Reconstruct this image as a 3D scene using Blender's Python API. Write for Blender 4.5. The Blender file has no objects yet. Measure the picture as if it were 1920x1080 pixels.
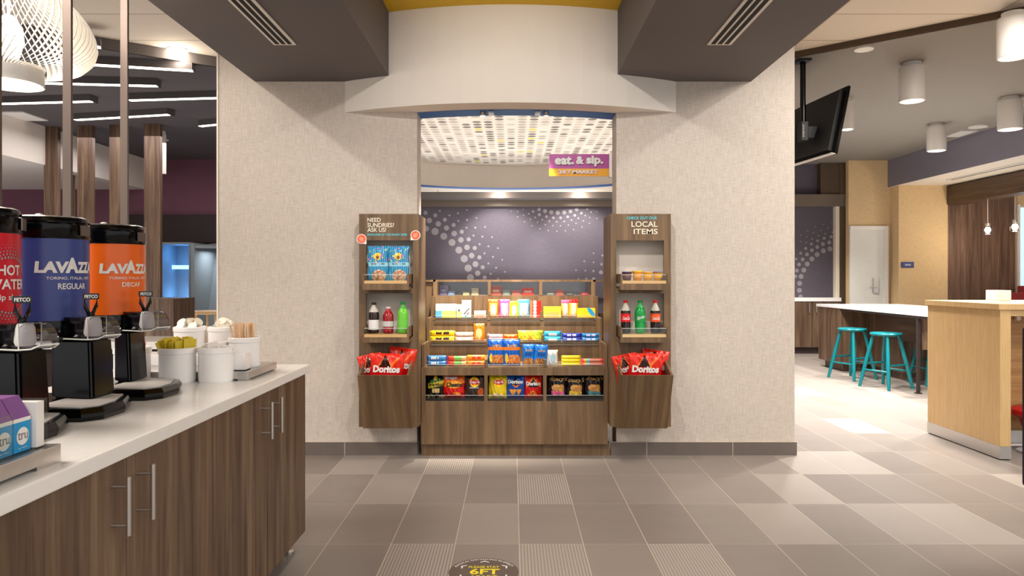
import bpy, bmesh, math, random
from mathutils import Vector, Matrix
random.seed(7)
S = bpy.context.scene
COL = S.collection
PI = math.pi
# ------------------------------------------------------------------ camera
FPX, CH, VX, VY = 1353.0, 1.27, 961.0, 520.0      # focal length in px, eye height, vanishing point
cam = bpy.data.cameras.new('camera'); cam.lens = FPX / 1920 * 36; cam.sensor_width = 36
cam.shift_x = -(VX - 960) / 1920; cam.shift_y = (VY - 540) / 1920
cam.clip_start = .05; cam.clip_end = 100
camo = bpy.data.objects.new('camera', cam); COL.objects.link(camo)
camo.location = (0, 0, CH); camo.rotation_euler = (PI / 2, 0, 0); S.camera = camo
# ------------------------------------------------------------------ world, exposure
S.view_settings.view_transform = 'Standard'; S.view_settings.look = 'None'
S.view_settings.exposure = 0.24; S.view_settings.gamma = 1; S.view_settings.use_curve_mapping = False
w = bpy.data.worlds.new('world'); S.world = w; w.use_nodes = True
w.node_tree.nodes['Background'].inputs[0].default_value = (1.0, 1.0, .995, 1)
w.node_tree.nodes['Background'].inputs[1].default_value = .85
S.cycles.max_bounces = 8; S.cycles.diffuse_bounces = 4; S.cycles.transparent_max_bounces = 12
S.cycles.sample_clamp_indirect = 6; S.cycles.use_denoising = True
S.cycles.caustics_reflective = False; S.cycles.caustics_refractive = False
def area(loc, size, power, rot=(0, 0, 0), col=(1, .97, .945), sy=None):
    l = bpy.data.lights.new('area_light', 'AREA'); l.energy = power; l.color = col; l.size = size
    if sy: l.shape = 'RECTANGLE'; l.size_y = sy
    o = bpy.data.objects.new('area_light', l); COL.objects.link(o); o.location = loc; o.rotation_euler = rot; return o
def spot(loc, tgt, power, ang=70, blend=.5, col=(1, .945, .885), rad=.03):
    l = bpy.data.lights.new('spot_light', 'SPOT'); l.energy = power; l.color = col; l.spot_size = math.radians(ang)
    l.spot_blend = blend; l.shadow_soft_size = rad
    o = bpy.data.objects.new('spot_light', l); COL.objects.link(o); o.location = loc
    o.rotation_euler = (Vector(tgt) - Vector(loc)).to_track_quat('-Z', 'Y').to_euler(); return o
def pnt(loc, power, col=(1, .85, .68), rad=.05):
    l = bpy.data.lights.new('point_light', 'POINT'); l.energy = power; l.color = col; l.shadow_soft_size = rad
    o = bpy.data.objects.new('point_light', l); COL.objects.link(o); o.location = loc; return o
# unseen area lights added at lobby ceiling level as fill
area((0, -.9, 3.0), 2.6, 85, (math.radians(20), 0, 0), sy=1.6)
area((-2.7, 1.6, 3.2), 1.5, 120, col=(1, .9, .8))  # added to brighten the counter and its white crocks
area((3.6, 1.2, 3.1), 2.0, 90, col=(1, .93, .84))
# downlights in the white ceiling and at the yellow ceiling washing the front wall
for sx in (-1, 1):
    spot((sx * 2.55, 3.4, 3.2), (sx * 1.75, 5.16, 1.2), 60, 80, .7)
spot((0.0, 2.3, 3.05), (0, 4.9, 1.7), 110, 75, .8)
spot((0.0, 3.6, 3.05), (0, 4.4, 0), 60, 95, .8)
# spots on the blue ring over the shelving
for x in (-.34, .08):
    spot((x, 5.24, 2.40), (x * 1.1, 5.75, .9), 200, 66, .6, (1, .90, .76))
# downlights by the far purple panel
for x in (-.22, 1.1):
    spot((x, 11.3, 2.62), (x, 12.2, 1.6), 90, 85, .6)
area((0, 7.4, 2.44), 2.6, 16, (PI, 0, 0), (1, .93, .84))          # unseen upward light added to wash the dotted ceiling disc
area((0, 10.9, 1.3), 2.2, 40, (PI, 0, 0))  # unseen upward light added to lift the market ceiling
# right hand room
for p in ((3.55, 6.5), (4.95, 7.2), (5.0, 8.7), (3.4, 8.6), (4.2, 10.6), (2.9, 7.1)):
    spot((p[0], p[1], 2.78), (p[0], p[1], 0), 380, 125, .9, (1, .95, .89), .1)
area((3.2, 4.2, 3.15), 1.2, 60, col=(1, .93, .84))
# left hand room
area((-4.5, 9.0, 3.0), 2.0, 36, col=(1, .92, .92))
area((-4.8, 7.0, .3), 3.0, 50, (PI, 0, 0), col=(1, .93, .9))  # unseen light near the floor, added to brighten the dark ceiling

# ------------------------------------------------------------------ helpers
def lin(c):
    o = []
    for v in c[:3]:
        v = v / 255.0
        o.append(v / 12.92 if v <= .04045 else ((v + .055) / 1.055) ** 2.4)
    return (o[0], o[1], o[2], 1)
def P(px, py, Y):
    return Vector(((px - VX) * Y / FPX, Y, CH - (py - VY) * Y / FPX))
def px2x(px, Y): return (px - VX) * Y / FPX
def py2z(py, Y): return CH - (py - VY) * Y / FPX

def base_mat(name, rgb, rough=.5, metal=0, spec=.5):
    m = bpy.data.materials.new(name); m.use_nodes = True
    b = m.node_tree.nodes['Principled BSDF']
    b.inputs['Base Color'].default_value = lin(rgb); b.inputs['Roughness'].default_value = rough
    b.inputs['Metallic'].default_value = metal; b.inputs['Specular IOR Level'].default_value = spec
    return m, m.node_tree, b
def mk(name, rgb, rough=.5, metal=0, spec=.5, vary=.06, scale=6, bump=0, bscale=200):
    """plain material with a faint procedural variation"""
    m, nt, b = base_mat(name, rgb, rough, metal, spec)
    N, L = nt.nodes, nt.links
    geo = N.new('ShaderNodeNewGeometry')
    no = N.new('ShaderNodeTexNoise'); no.inputs['Scale'].default_value = scale; no.inputs['Detail'].default_value = 3
    L.new(geo.outputs['Position'], no.inputs['Vector'])
    mx = N.new('ShaderNodeMix'); mx.data_type = 'RGBA'
    a = lin(rgb); mx.inputs[6].default_value = tuple(v * (1 - vary) for v in a[:3]) + (1,)
    mx.inputs[7].default_value = tuple(min(1, v * (1 + vary)) for v in a[:3]) + (1,)
    L.new(no.outputs['Fac'], mx.inputs[0]); L.new(mx.outputs[2], b.inputs['Base Color'])
    if bump:
        n2 = N.new('ShaderNodeTexNoise'); n2.inputs['Scale'].default_value = bscale
        L.new(geo.outputs['Position'], n2.inputs['Vector'])
        bp = N.new('ShaderNodeBump'); bp.inputs['Strength'].default_value = bump; bp.inputs['Distance'].default_value = .002
        L.new(n2.outputs['Fac'], bp.inputs['Height']); L.new(bp.outputs['Normal'], b.inputs['Normal'])
    return m
def wood(name, c1, c2, c3, rough=.42, horiz=None, sc=1.0, ov=.45, flat=False):
    """board veneer: grain runs along Z, or along the axis given"""
    m, nt, b = base_mat(name, c1, rough)
    N, L = nt.nodes, nt.links
    geo = N.new('ShaderNodeNewGeometry'); mp = N.new('ShaderNodeMapping')
    s = [22 * sc, 22 * sc, 22 * sc]; s['XYZ'.index(horiz or 'Z')] = 1.1 * sc
    if flat: s[1] = 0
    mp.inputs['Scale'].default_value = s
    L.new(geo.outputs['Position'], mp.inputs['Vector'])
    n1 = N.new('ShaderNodeTexNoise'); n1.inputs['Scale'].default_value = 1; n1.inputs['Detail'].default_value = 6; n1.inputs['Roughness'].default_value = .65; n1.inputs['Distortion'].default_value = .6
    L.new(mp.outputs[0], n1.inputs['Vector'])
    cr = N.new('ShaderNodeValToRGB'); e = cr.color_ramp.elements
    e[0].position = .3; e[0].color = lin(c1); e[1].position = .7; e[1].color = lin(c3)
    k = e.new(.5); k.color = lin(c2)
    L.new(n1.outputs['Fac'], cr.inputs[0])
    mp2 = N.new('ShaderNodeMapping'); s2 = [9 * sc] * 3; s2['XYZ'.index(horiz or 'Z')] = .35; s2[1] = 0 if flat else s2[1]; mp2.inputs['Scale'].default_value = s2
    L.new(geo.outputs['Position'], mp2.inputs['Vector'])
    n2 = N.new('ShaderNodeTexNoise'); n2.inputs['Scale'].default_value = 1; n2.inputs['Detail'].default_value = 2
    L.new(mp2.outputs[0], n2.inputs['Vector'])
    mx = N.new('ShaderNodeMix'); mx.data_type = 'RGBA'; mx.blend_type = 'OVERLAY'; mx.inputs[0].default_value = ov
    L.new(cr.outputs[0], mx.inputs[6]); L.new(n2.outputs['Fac'], mx.inputs[7])
    L.new(mx.outputs[2], b.inputs['Base Color'])
    return m
def linen(name, c, rough=.85):
    m, nt, b = base_mat(name, c, rough, spec=.2)
    N, L = nt.nodes, nt.links
    geo = N.new('ShaderNodeNewGeometry'); outs = []
    for sc in ((18, 18, 420), (420, 420, 14)):
        mp = N.new('ShaderNodeMapping'); mp.inputs['Scale'].default_value = sc
        L.new(geo.outputs['Position'], mp.inputs['Vector'])
        n = N.new('ShaderNodeTexNoise'); n.inputs['Scale'].default_value = 1; n.inputs['Detail'].default_value = 3
        L.new(mp.outputs[0], n.inputs['Vector']); outs.append(n)
    ad = N.new('ShaderNodeMath'); ad.operation = 'ADD'
    L.new(outs[0].outputs['Fac'], ad.inputs[0]); L.new(outs[1].outputs['Fac'], ad.inputs[1])
    cr = N.new('ShaderNodeValToRGB'); e = cr.color_ramp.elements; a = lin(c)
    dv = N.new('ShaderNodeMath'); dv.operation = 'MULTIPLY'; dv.inputs[1].default_value = .5
    L.new(ad.outputs[0], dv.inputs[0]); L.new(dv.outputs[0], cr.inputs[0])
    e[0].position = .38; e[0].color = tuple(v * .80 for v in a[:3]) + (1,); e[1].position = .62; e[1].color = tuple(min(1, v * 1.12) for v in a[:3]) + (1,)
    L.new(cr.outputs[0], b.inputs['Base Color'])
    bp = N.new('ShaderNodeBump'); bp.inputs['Strength'].default_value = .25; bp.inputs['Distance'].default_value = .002
    L.new(dv.outputs[0], bp.inputs['Height']); L.new(bp.outputs['Normal'], b.inputs['Normal'])
    return m
def emis(name, rgb, st):
    m, nt, b = base_mat(name, rgb, .5)
    b.inputs['Emission Color'].default_value = lin(rgb); b.inputs['Emission Strength'].default_value = st
    no = nt.nodes.new('ShaderNodeTexNoise'); no.inputs['Scale'].default_value = 3
    mr = nt.nodes.new('ShaderNodeMapRange'); mr.inputs[3].default_value = st * .95; mr.inputs[4].default_value = st * 1.05
    nt.links.new(no.outputs['Fac'], mr.inputs[0]); nt.links.new(mr.outputs[0], b.inputs['Emission Strength'])
    return m
def acryl(name, tint=(235, 240, 240), refl=.12):
    m = bpy.data.materials.new(name); m.use_nodes = True; nt = m.node_tree; nt.nodes.clear()
    o = nt.nodes.new('ShaderNodeOutputMaterial'); t = nt.nodes.new('ShaderNodeBsdfTransparent'); t.inputs[0].default_value = lin(tint)
    g = nt.nodes.new('ShaderNodeBsdfGlossy'); g.inputs['Roughness'].default_value = .05
    lw = nt.nodes.new('ShaderNodeLayerWeight'); f = nt.nodes.new('ShaderNodeMath'); f.operation = 'POWER'; f.inputs[1].default_value = 4; nt.links.new(lw.outputs['Facing'], f.inputs[0])
    ad = nt.nodes.new('ShaderNodeMath'); ad.operation = 'ADD'; ad.operation = 'MULTIPLY_ADD'; ad.inputs[1].default_value = .6; ad.inputs[2].default_value = refl * .3
    nt.links.new(f.outputs[0], ad.inputs[0])
    mx = nt.nodes.new('ShaderNodeMixShader'); nt.links.new(ad.outputs[0], mx.inputs[0])
    nt.links.new(t.outputs[0], mx.inputs[1]); nt.links.new(g.outputs[0], mx.inputs[2]); nt.links.new(mx.outputs[0], o.inputs[0])
    return m
def ceiling_tiles():
    m, nt, b = base_mat('ceiling_tiles', (236, 226, 212), .9, spec=.1)
    N, L = nt.nodes, nt.links
    geo = N.new('ShaderNodeNewGeometry')
    br = N.new('ShaderNodeTexBrick'); br.offset = 0; br.inputs['Scale'].default_value = 1
    br.inputs['Brick Width'].default_value = 1.2; br.inputs['Row Height'].default_value = .6
    br.inputs['Mortar Size'].default_value = .011; br.inputs['Mortar Smooth'].default_value = .4
    br.inputs['Color1'].default_value = lin((238, 228, 214)); br.inputs['Color2'].default_value = lin((234, 224, 209)); br.inputs['Mortar'].default_value = lin((196, 184, 168))
    L.new(geo.outputs['Position'], br.inputs['Vector']); L.new(br.outputs['Color'], b.inputs['Base Color'])
    return m
TX, TY = .032, 4.656      # one floor tile corner; tiles are .305 x .61
def tile_mat(name, kind):
    m, nt, b = base_mat(name, (150, 135, 124), .38, spec=.35)
    N, L = nt.nodes, nt.links
    def math_(op, a, bb=None):
        n = N.new('ShaderNodeMath'); n.operation = op
        for i, v in enumerate((a, bb)):
            if v is None: continue
            if isinstance(v, (int, float)): n.inputs[i].default_value = v
            else: L.new(v, n.inputs[i])
        return n.outputs[0]
    geo = N.new('ShaderNodeNewGeometry'); sp = N.new('ShaderNodeSeparateXYZ'); L.new(geo.outputs['Position'], sp.inputs[0])
    u = math_('DIVIDE', math_('SUBTRACT', sp.outputs[0], TX - 30.5), .305)
    v = math_('DIVIDE', math_('SUBTRACT', sp.outputs[1], TY - 61), .61)
    cu, cv = math_('FLOOR', u), math_('FLOOR', v)
    cb = N.new('ShaderNodeCombineXYZ'); L.new(cu, cb.inputs[0]); L.new(cv, cb.inputs[1])
    wn = N.new('ShaderNodeTexWhiteNoise'); wn.noise_dimensions = '2D'; L.new(cb.outputs[0], wn.inputs['Vector'])
    no = N.new('ShaderNodeTexNoise'); no.inputs['Scale'].default_value = 2.2; no.inputs['Detail'].default_value = 6
    mpn = N.new('ShaderNodeMapping'); mpn.inputs['Scale'].default_value = (1, 2.5, 1); L.new(geo.outputs['Position'], mpn.inputs[0]); L.new(mpn.outputs[0], no.inputs['Vector'])
    fac = math_('ADD', math_('MULTIPLY', wn.outputs['Value'], .5), math_('MULTIPLY', no.outputs['Fac'], .5))
    mx = N.new('ShaderNodeMix'); mx.data_type = 'RGBA'
    mx.inputs[6].default_value = lin((127, 118, 112)); mx.inputs[7].default_value = lin((146, 137, 130))
    L.new(fac, mx.inputs[0]); col = mx.outputs[2]
    if kind != 'plain':
        if kind == 'rib': t = math_('SINE', math_('MULTIPLY', sp.outputs[0], 2 * PI / .0145))
        else: t = math_('SINE', math_('MULTIPLY', math_('ADD', sp.outputs[0], math_('MULTIPLY', math_('PINGPONG', sp.outputs[1], .02), 1.0)), 2 * PI / .013))
        k = math_('MULTIPLY', math_('ADD', t, 1), .5 if kind == 'rib' else .3)
        m2 = N.new('ShaderNodeMix'); m2.data_type = 'RGBA'; m2.inputs[7].default_value = lin((172, 162, 153))
        L.new(k, m2.inputs[0]); L.new(col, m2.inputs[6]); col = m2.outputs[2]
        b.inputs['Roughness'].default_value = .5
    # grout
    fu, fv = math_('FRACT', u), math_('FRACT', v)
    du = math_('MULTIPLY', math_('MINIMUM', fu, math_('SUBTRACT', 1, fu)), .305)
    dv = math_('MULTIPLY', math_('MINIMUM', fv, math_('SUBTRACT', 1, fv)), .61)
    g = math_('LESS_THAN', math_('MINIMUM', du, math_('MULTIPLY', dv, 1.6)), .0016)
    m3 = N.new('ShaderNodeMix'); m3.data_type = 'RGBA'; m3.inputs[7].default_value = lin((196, 184, 168))
    L.new(g, m3.inputs[0]); L.new(col, m3.inputs[6]); L.new(m3.outputs[2], b.inputs['Base Color'])
    return m
def print_mat(name, rough=.3, spec=.5):
    m, nt, b = base_mat(name, (200, 200, 200), rough, spec=spec)
    a = nt.nodes.new('ShaderNodeAttribute'); a.attribute_name = 'Col'
    nt.links.new(a.outputs['Color'], b.inputs['Base Color'])
    return m

M = dict(
 wall=linen('linen_wallcovering', (210, 199, 188)), white_wall=mk('warm_white_paint', (236, 229, 220), .8, vary=.02),
 taupe=mk('taupe_paint', (100, 94, 93), .75, vary=.03), taupe_ceiling=mk('taupe_ceiling_paint', (131, 125, 119), .8, vary=.03),
 dark_ceiling=mk('dark_grey_ceiling_paint', (88, 83, 85), .8, vary=.03), yellow=mk('yellow_paint', (236, 190, 22), .6, vary=.03),
 blue=mk('blue_paint', (0, 96, 178), .5), base_tile=mk('baseboard_tile', (108, 98, 92), .5, vary=.1, scale=12),
 grout=mk('light_grout', (190, 178, 162), .8),
 bin_wood=wood('brown_laminate_front', (90, 68, 46), (114, 89, 62), (133, 107, 78), .45, flat=True),
 walnut=wood('walnut_veneer', (62, 44, 34), (100, 77, 59), (130, 108, 84)),
 unit_wood=wood('brown_laminate', (90, 68, 46), (114, 89, 62), (133, 107, 78), .45),
 dark_walnut=wood('dark_walnut_horizontal', (52, 36, 26), (76, 55, 40), (96, 72, 54), horiz='Y'),
 walnut_x=wood('walnut_wall_boards', (70, 50, 40), (100, 76, 62), (126, 98, 80)),
 oak=wood('light_oak_veneer', (204, 166, 112), (213, 177, 124), (222, 189, 138), .45, sc=5, ov=.12),
 oak_h=wood('light_oak_horizontal', (176, 130, 76), (190, 146, 90), (206, 164, 108), .45, horiz='X', sc=2.2),
 shelf_edge=wood('pale_shelf_board', (205, 165, 110), (214, 178, 124), (224, 190, 138), .4, horiz='X'),
 quartz=mk('white_quartz', (240, 238, 235), .13, vary=.03, scale=30), steel=mk('brushed_steel', (208, 204, 200), .36, 1, vary=.05, scale=60),
 chrome=mk('chrome', (200, 198, 195), .12, 1), bronze=mk('bronze_metal', (108, 95, 88), .35, .5), black=mk('black_plastic', (5, 5, 6), .14, spec=.3),
 black_matte=mk('black_matte', (18, 17, 18), .45), ceramic=mk('white_ceramic', (246, 244, 243), .15, vary=.02),
 white=mk('white_plastic', (238, 236, 232), .35, vary=.02), grey=mk('grey_plastic', (222, 219, 215), .4), drip=mk('steel_drip_plate', (196, 192, 188), .45),
 orange=mk('orange_label', (232, 100, 12), .3, vary=.02), navy=mk('blue_label', (52, 66, 132), .3, vary=.02), red=mk('red_label', (196, 16, 38), .3, vary=.02),
 silver=mk('silver_ink', (222, 218, 214), .35), cream_ink=mk('cream_ink', (244, 234, 214), .5), cyan_ink=mk('cyan_ink', (92, 196, 210), .5),
 purple_wall=mk('plum_paint', (122, 78, 96), .8), deep_brown=mk('dark_brown_panel', (44, 30, 26), .6), panel=linen('grey_violet_panel', (92, 86, 96), .7),
 panel_dot=mk('pale_dot_print', (140, 134, 138), .7), frame_taupe=mk('taupe_frame', (104, 92, 80), .6), mustard=linen('mustard_wallcovering', (216, 188, 146)),
 dkbrown=mk('dark_taupe_wall', (82, 66, 50), .8), violet=mk('violet_grey_paint', (120, 115, 127), .8, vary=.03), teal=mk('teal_lacquer', (0, 114, 122), .25, vary=.04),
 door_white=mk('white_door_paint', (222, 222, 218), .5), window_light=emis('daylit_window', (185, 212, 235), .9),
 lamp=emis('lamp_glow', (255, 236, 205), 9), strip=emis('strip_glow', (255, 240, 215), 7), bulb=emis('bulb_glow', (255, 226, 180), 28), can=emis('downlight_glow', (255, 240, 220), 1.3), canhot=emis('recessed_downlight_glow', (255, 244, 228), 40),
 blue_glow=emis('blue_glow', (40, 130, 235), 1.6), blue_light=emis('pale_blue_glow', (120, 180, 250), 3), booth=mk('grey_booth_fabric', (130, 138, 142), .8), blue_fabric=mk('blue_fabric', (34, 66, 122), .8),
 tilec=ceiling_tiles(), t0=tile_mat('floor_tile', 'plain'), t1=tile_mat('ribbed_floor_tile', 'rib'), t2=tile_mat('zigzag_floor_tile', 'zig'),
 prt=print_mat('printed_film', .22, .6), card=print_mat('printed_card', .5, .3), gloss=print_mat('bottle_plastic', .08, .6),
 acryl=acryl('clear_acrylic', (246, 248, 247)), acryl_edge=mk('acrylic_edge', (222, 226, 220), .2), glass=acryl('clear_glass', (245, 245, 240), .15), guard=acryl('clear_guard', (225, 225, 228), .5),
 maroon=mk('red_upholstery', (140, 40, 44), .8), redseat=mk('red_plastic', (190, 14, 20), .4), plum=mk('dark_plum_fabric', (54, 34, 52), .9, bump=.6), decal=mk('brown_decal', (92, 78, 72), .45), yellow_ink=mk('yellow_ink', (240, 220, 30), .5),
 pine=mk('birch_wood', (226, 190, 150), .6, vary=.1, scale=90), gold=mk('yellow_paper', (214, 190, 52), .5, vary=.15, scale=60), paper=mk('white_paper', (238, 234, 230), .6, vary=.05, scale=60), pinkp=mk('pink_paper', (240, 160, 158), .6), cream=mk('creamer_foil', (232, 224, 206), .35, vary=.1, scale=80),
 sticker=mk('orange_sticker', (238, 98, 48), .4), magenta=mk('magenta_sign', (188, 78, 160), .4, vary=.18, scale=3), signyellow=mk('yellow_sign', (250, 178, 20), .4), signblue=mk('blue_sign', (40, 50, 120), .4), void=mk('black_void', (10, 9, 9), .8),
 dot_dark=mk('dark_dot', (126, 119, 112), .8), dot_mid=mk('grey_dot', (188, 180, 170), .8), dot_light=mk('light_dot', (212, 204, 194), .8), dot_yel=mk('yellow_dot', (226, 214, 84), .8),
)
def wl(o):
    v = Vector((0, 0, 0))
    while o is not None: v += o.location; o = o.parent
    return v
def tag(o, label=None, cat=None, group=None, kind=None):
    if label: o['label'] = label
    if cat: o['category'] = cat
    if group: o['group'] = group
    if kind: o['kind'] = kind
    return o
def thing(name, label, cat, loc=(0, 0, 0), group=None, rz=0):
    o = bpy.data.objects.new(name, None); o.empty_display_size = .05; COL.objects.link(o)
    o.location = loc; o.rotation_euler = (0, 0, rz)
    return tag(o, label, cat, group)
class MB:
    def __init__(s): s.b = bmesh.new(); s.mi = 0
    def faces(s, fs):
        for f in fs: f.material_index = s.mi
    def poly(s, pts):
        f = s.b.faces.new([s.b.verts.new(p) for p in pts]); f.material_index = s.mi; return f
    def box(s, x0, y0, z0, x1, y1, z1, bev=0):
        x0, x1 = sorted((x0, x1)); y0, y1 = sorted((y0, y1)); z0, z1 = sorted((z0, z1))
        r = bmesh.ops.create_cube(s.b, size=1)
        for v in r['verts']:
            v.co = Vector(((x0 + x1) / 2 + v.co.x * (x1 - x0), (y0 + y1) / 2 + v.co.y * (y1 - y0), (z0 + z1) / 2 + v.co.z * (z1 - z0)))
        fs = set(f for v in r['verts'] for f in v.link_faces); s.faces(fs)
        if bev:
            es = set(e for v in r['verts'] for e in v.link_edges)
            bmesh.ops.bevel(s.b, geom=list(es), offset=bev, segments=2, affect='EDGES', profile=.7)
        return s
    def prism(s, pts, d):
        """closed polygon (3-D points) extruded by vector d"""
        d = Vector(d); a = [s.b.verts.new(p) for p in pts]; c = [s.b.verts.new(Vector(p) + d) for p in pts]; n = len(pts)
        fs = [s.b.faces.new(a[::-1]), s.b.faces.new(c)]
        for i in range(n): fs.append(s.b.faces.new((a[i], a[(i + 1) % n], c[(i + 1) % n], c[i])))
        s.faces(fs); return s
    def lathe(s, prof, c, n=32, ax='Z', mtx=None, caps=True):
        rings = []
        for r, h in prof:
            ring = []
            for i in range(n):
                a = 2 * PI * i / n
                p = Vector((r * math.cos(a), r * math.sin(a), h))
                if ax == 'X': p = Vector((h, p.x, p.y))
                if ax == 'Y': p = Vector((p.x, h, p.y))
                if mtx: p = mtx @ p
                ring.append(s.b.verts.new(p + Vector(c)))
            rings.append(ring)
        fs = []
        for a, b in zip(rings, rings[1:]):
            for i in range(n): fs.append(s.b.faces.new((a[i], a[(i + 1) % n], b[(i + 1) % n], b[i])))
        if caps and prof[0][0] > 1e-6: fs.append(s.b.faces.new(rings[0][::-1]))
        if caps and prof[-1][0] > 1e-6: fs.append(s.b.faces.new(rings[-1]))
        s.faces(fs); return s
    def cyl(s, c, r, h, n=24, ax='Z', r2=None): return s.lathe([(r, 0), (r2 if r2 is not None else r, h)], c, n, ax)
    def rod(s, a, b, r, n=10, r2=None):
        a, b = Vector(a), Vector(b); d = b - a; q = d.to_track_quat('Z', 'Y').to_matrix()
        return s.lathe([(r, 0), (r2 if r2 is not None else r, d.length)], a, n, mtx=q)
    def tube(s, pts, r, n=8, rr=None):
        pts = [Vector(p) for p in pts]; rings = []; up = Vector((0, 0, 1))
        for i, p in enumerate(pts):
            t = (pts[min(i + 1, len(pts) - 1)] - pts[max(i - 1, 0)]).normalized()
            x = t.cross(up)
            if x.length < .05: x = t.cross(Vector((1, 0, 0)))
            x.normalize(); y = t.cross(x).normalized(); q = rr[i] if rr else r
            rings.append([s.b.verts.new(p + (x * math.cos(2 * PI * k / n) + y * math.sin(2 * PI * k / n)) * q) for k in range(n)])
        fs = []
        for a, b in zip(rings, rings[1:]):
            for k in range(n): fs.append(s.b.faces.new((a[k], a[(k + 1) % n], b[(k + 1) % n], b[k])))
        fs += [s.b.faces.new(rings[0][::-1]), s.b.faces.new(rings[-1])]
        s.faces(fs); return s
    def disc(s, c, r, n=20, nrm='Z', ry=None):
        ry = ry or r; pts = []
        for i in range(n):
            a = 2 * PI * i / n; x, y = r * math.cos(a), ry * math.sin(a)
            pts.append(Vector(c) + (Vector((x, y, 0)) if nrm == 'Z' else Vector((x, 0, y)) if nrm == 'Y' else Vector((0, x, y))))
        s.poly(pts); return s
    def build(s, name, mats, parent=None, local=False, smooth=0, loc=None):
        me = bpy.data.meshes.new(name)
        bmesh.ops.recalc_face_normals(s.b, faces=s.b.faces[:]) if smooth != 'keep' else None
        off = Vector((0, 0, 0))
        if not local:
            if parent is not None: off = wl(parent)
            elif loc is not None: off = Vector(loc)
            else:
                vs = [v.co for v in s.b.verts]
                off = Vector(((min(v.x for v in vs) + max(v.x for v in vs)) / 2, (min(v.y for v in vs) + max(v.y for v in vs)) / 2, min(v.z for v in vs)))
            for v in s.b.verts: v.co -= off
        s.b.to_mesh(me); s.b.free()
        for m in (mats if isinstance(mats, (list, tuple)) else [mats]): me.materials.append(m)
        if smooth and smooth != 'keep': 
            for p in me.polygons: p.use_smooth = True
            try: me.set_sharp_from_angle(angle=math.radians(smooth if smooth != 1 else 40))
            except Exception: pass
        o = bpy.data.objects.new(name, me); COL.objects.link(o)
        if parent is not None: o.parent = parent
        elif not local: o.location = off
        return o
def struct(mb, name, mats, **k):
    return tag(mb.build(name, mats, **k), kind='structure')
def copy_tree(o, parent=None):
    c = o.copy(); COL.objects.link(c); c.parent = parent
    for ch in list(o.children): copy_tree(ch, c)
    return c
_tc = {}
def text_geo(s, bold):
    k = (s, bold)
    if k not in _tc:
        cu = bpy.data.curves.new('text', 'FONT'); cu.body = s; cu.offset = bold; cu.resolution_u = 3
        ob = bpy.data.objects.new('text', cu); COL.objects.link(ob)
        me = bpy.data.meshes.new_from_object(ob)
        vs = [(v.co.x, v.co.y) for v in me.vertices]; fs = [tuple(p.vertices) for p in me.polygons]
        bpy.data.objects.remove(ob); bpy.data.curves.remove(cu); bpy.data.meshes.remove(me)
        x0 = min(v[0] for v in vs); x1 = max(v[0] for v in vs); y0 = min(v[1] for v in vs); y1 = max(v[1] for v in vs)
        _tc[k] = ([((x - x0) / (x1 - x0), (y - y0) / (y1 - y0)) for x, y in vs], fs)
    return _tc[k]
def letter_mb(mb, s, rect, mp, bold=.015, slant=0):
    vs, fs = text_geo(s, bold); x0, z0, x1, z1 = rect
    vv = [mb.b.verts.new(mp(x0 + (u + slant * v) * (x1 - x0), z0 + v * (z1 - z0))) for u, v in vs]
    for f in fs:
        try: mb.b.faces.new([vv[i] for i in f]).material_index = mb.mi
        except ValueError: pass
def lettering(s, rect, mp, mat, parent, bold=.015, name='lettering', slant=0, label=None, local=False):
    mb = MB(); letter_mb(mb, s, rect, mp, bold, slant)
    o = mb.build(name, mat, parent, local=local, smooth='keep')
    if label: o['label'] = label
    return o
# printed packs: the pattern is a colour attribute of the printed surface
def paint(me, cols):
    at = me.color_attributes.new('Col', 'FLOAT_COLOR', 'CORNER')
    for p, c in zip(me.polygons, cols):
        for li in p.loop_indices: at.data[li].color = c
def bag_fn(w, h, d, mode, seed):
    def f(u, v, side):
        t = 2 * v - 1
        if mode == 'bag':
            k = min(1, abs(t) / .93); bul = max(0, 1 - k ** 4) ** .6 * max(0, 1 - abs(u) ** 2.4) ** .7
            x = u * w / 2 * (1 - .05 * (1 - t * t)) ; z = v * h
            wr = .10 * d * math.sin(u * 8 + seed + t * 3) * math.exp(-((abs(t) - .72) / .16) ** 2) + .03 * d * math.sin(u * 17 + v * 13 + seed * 2)
            x += .012 * w * math.sin(v * 9 + seed)
        else:
            k = min(1, abs(u) / .92); bul = max(0, 1 - k ** 6) ** .5 * max(0, 1 - abs(t) ** 2.4) ** .5
            x = u * w / 2; z = v * h * (1 if abs(u) < .9 else .9) + (0 if abs(u) < .9 else .05 * h)
            wr = .06 * d * math.sin(u * 22 + seed) * (abs(u) ** 3)
        y = side * (.5 * d * bul + .0008 + (wr * (bul > .05)))
        return Vector((x, y, z))
    return f
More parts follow.
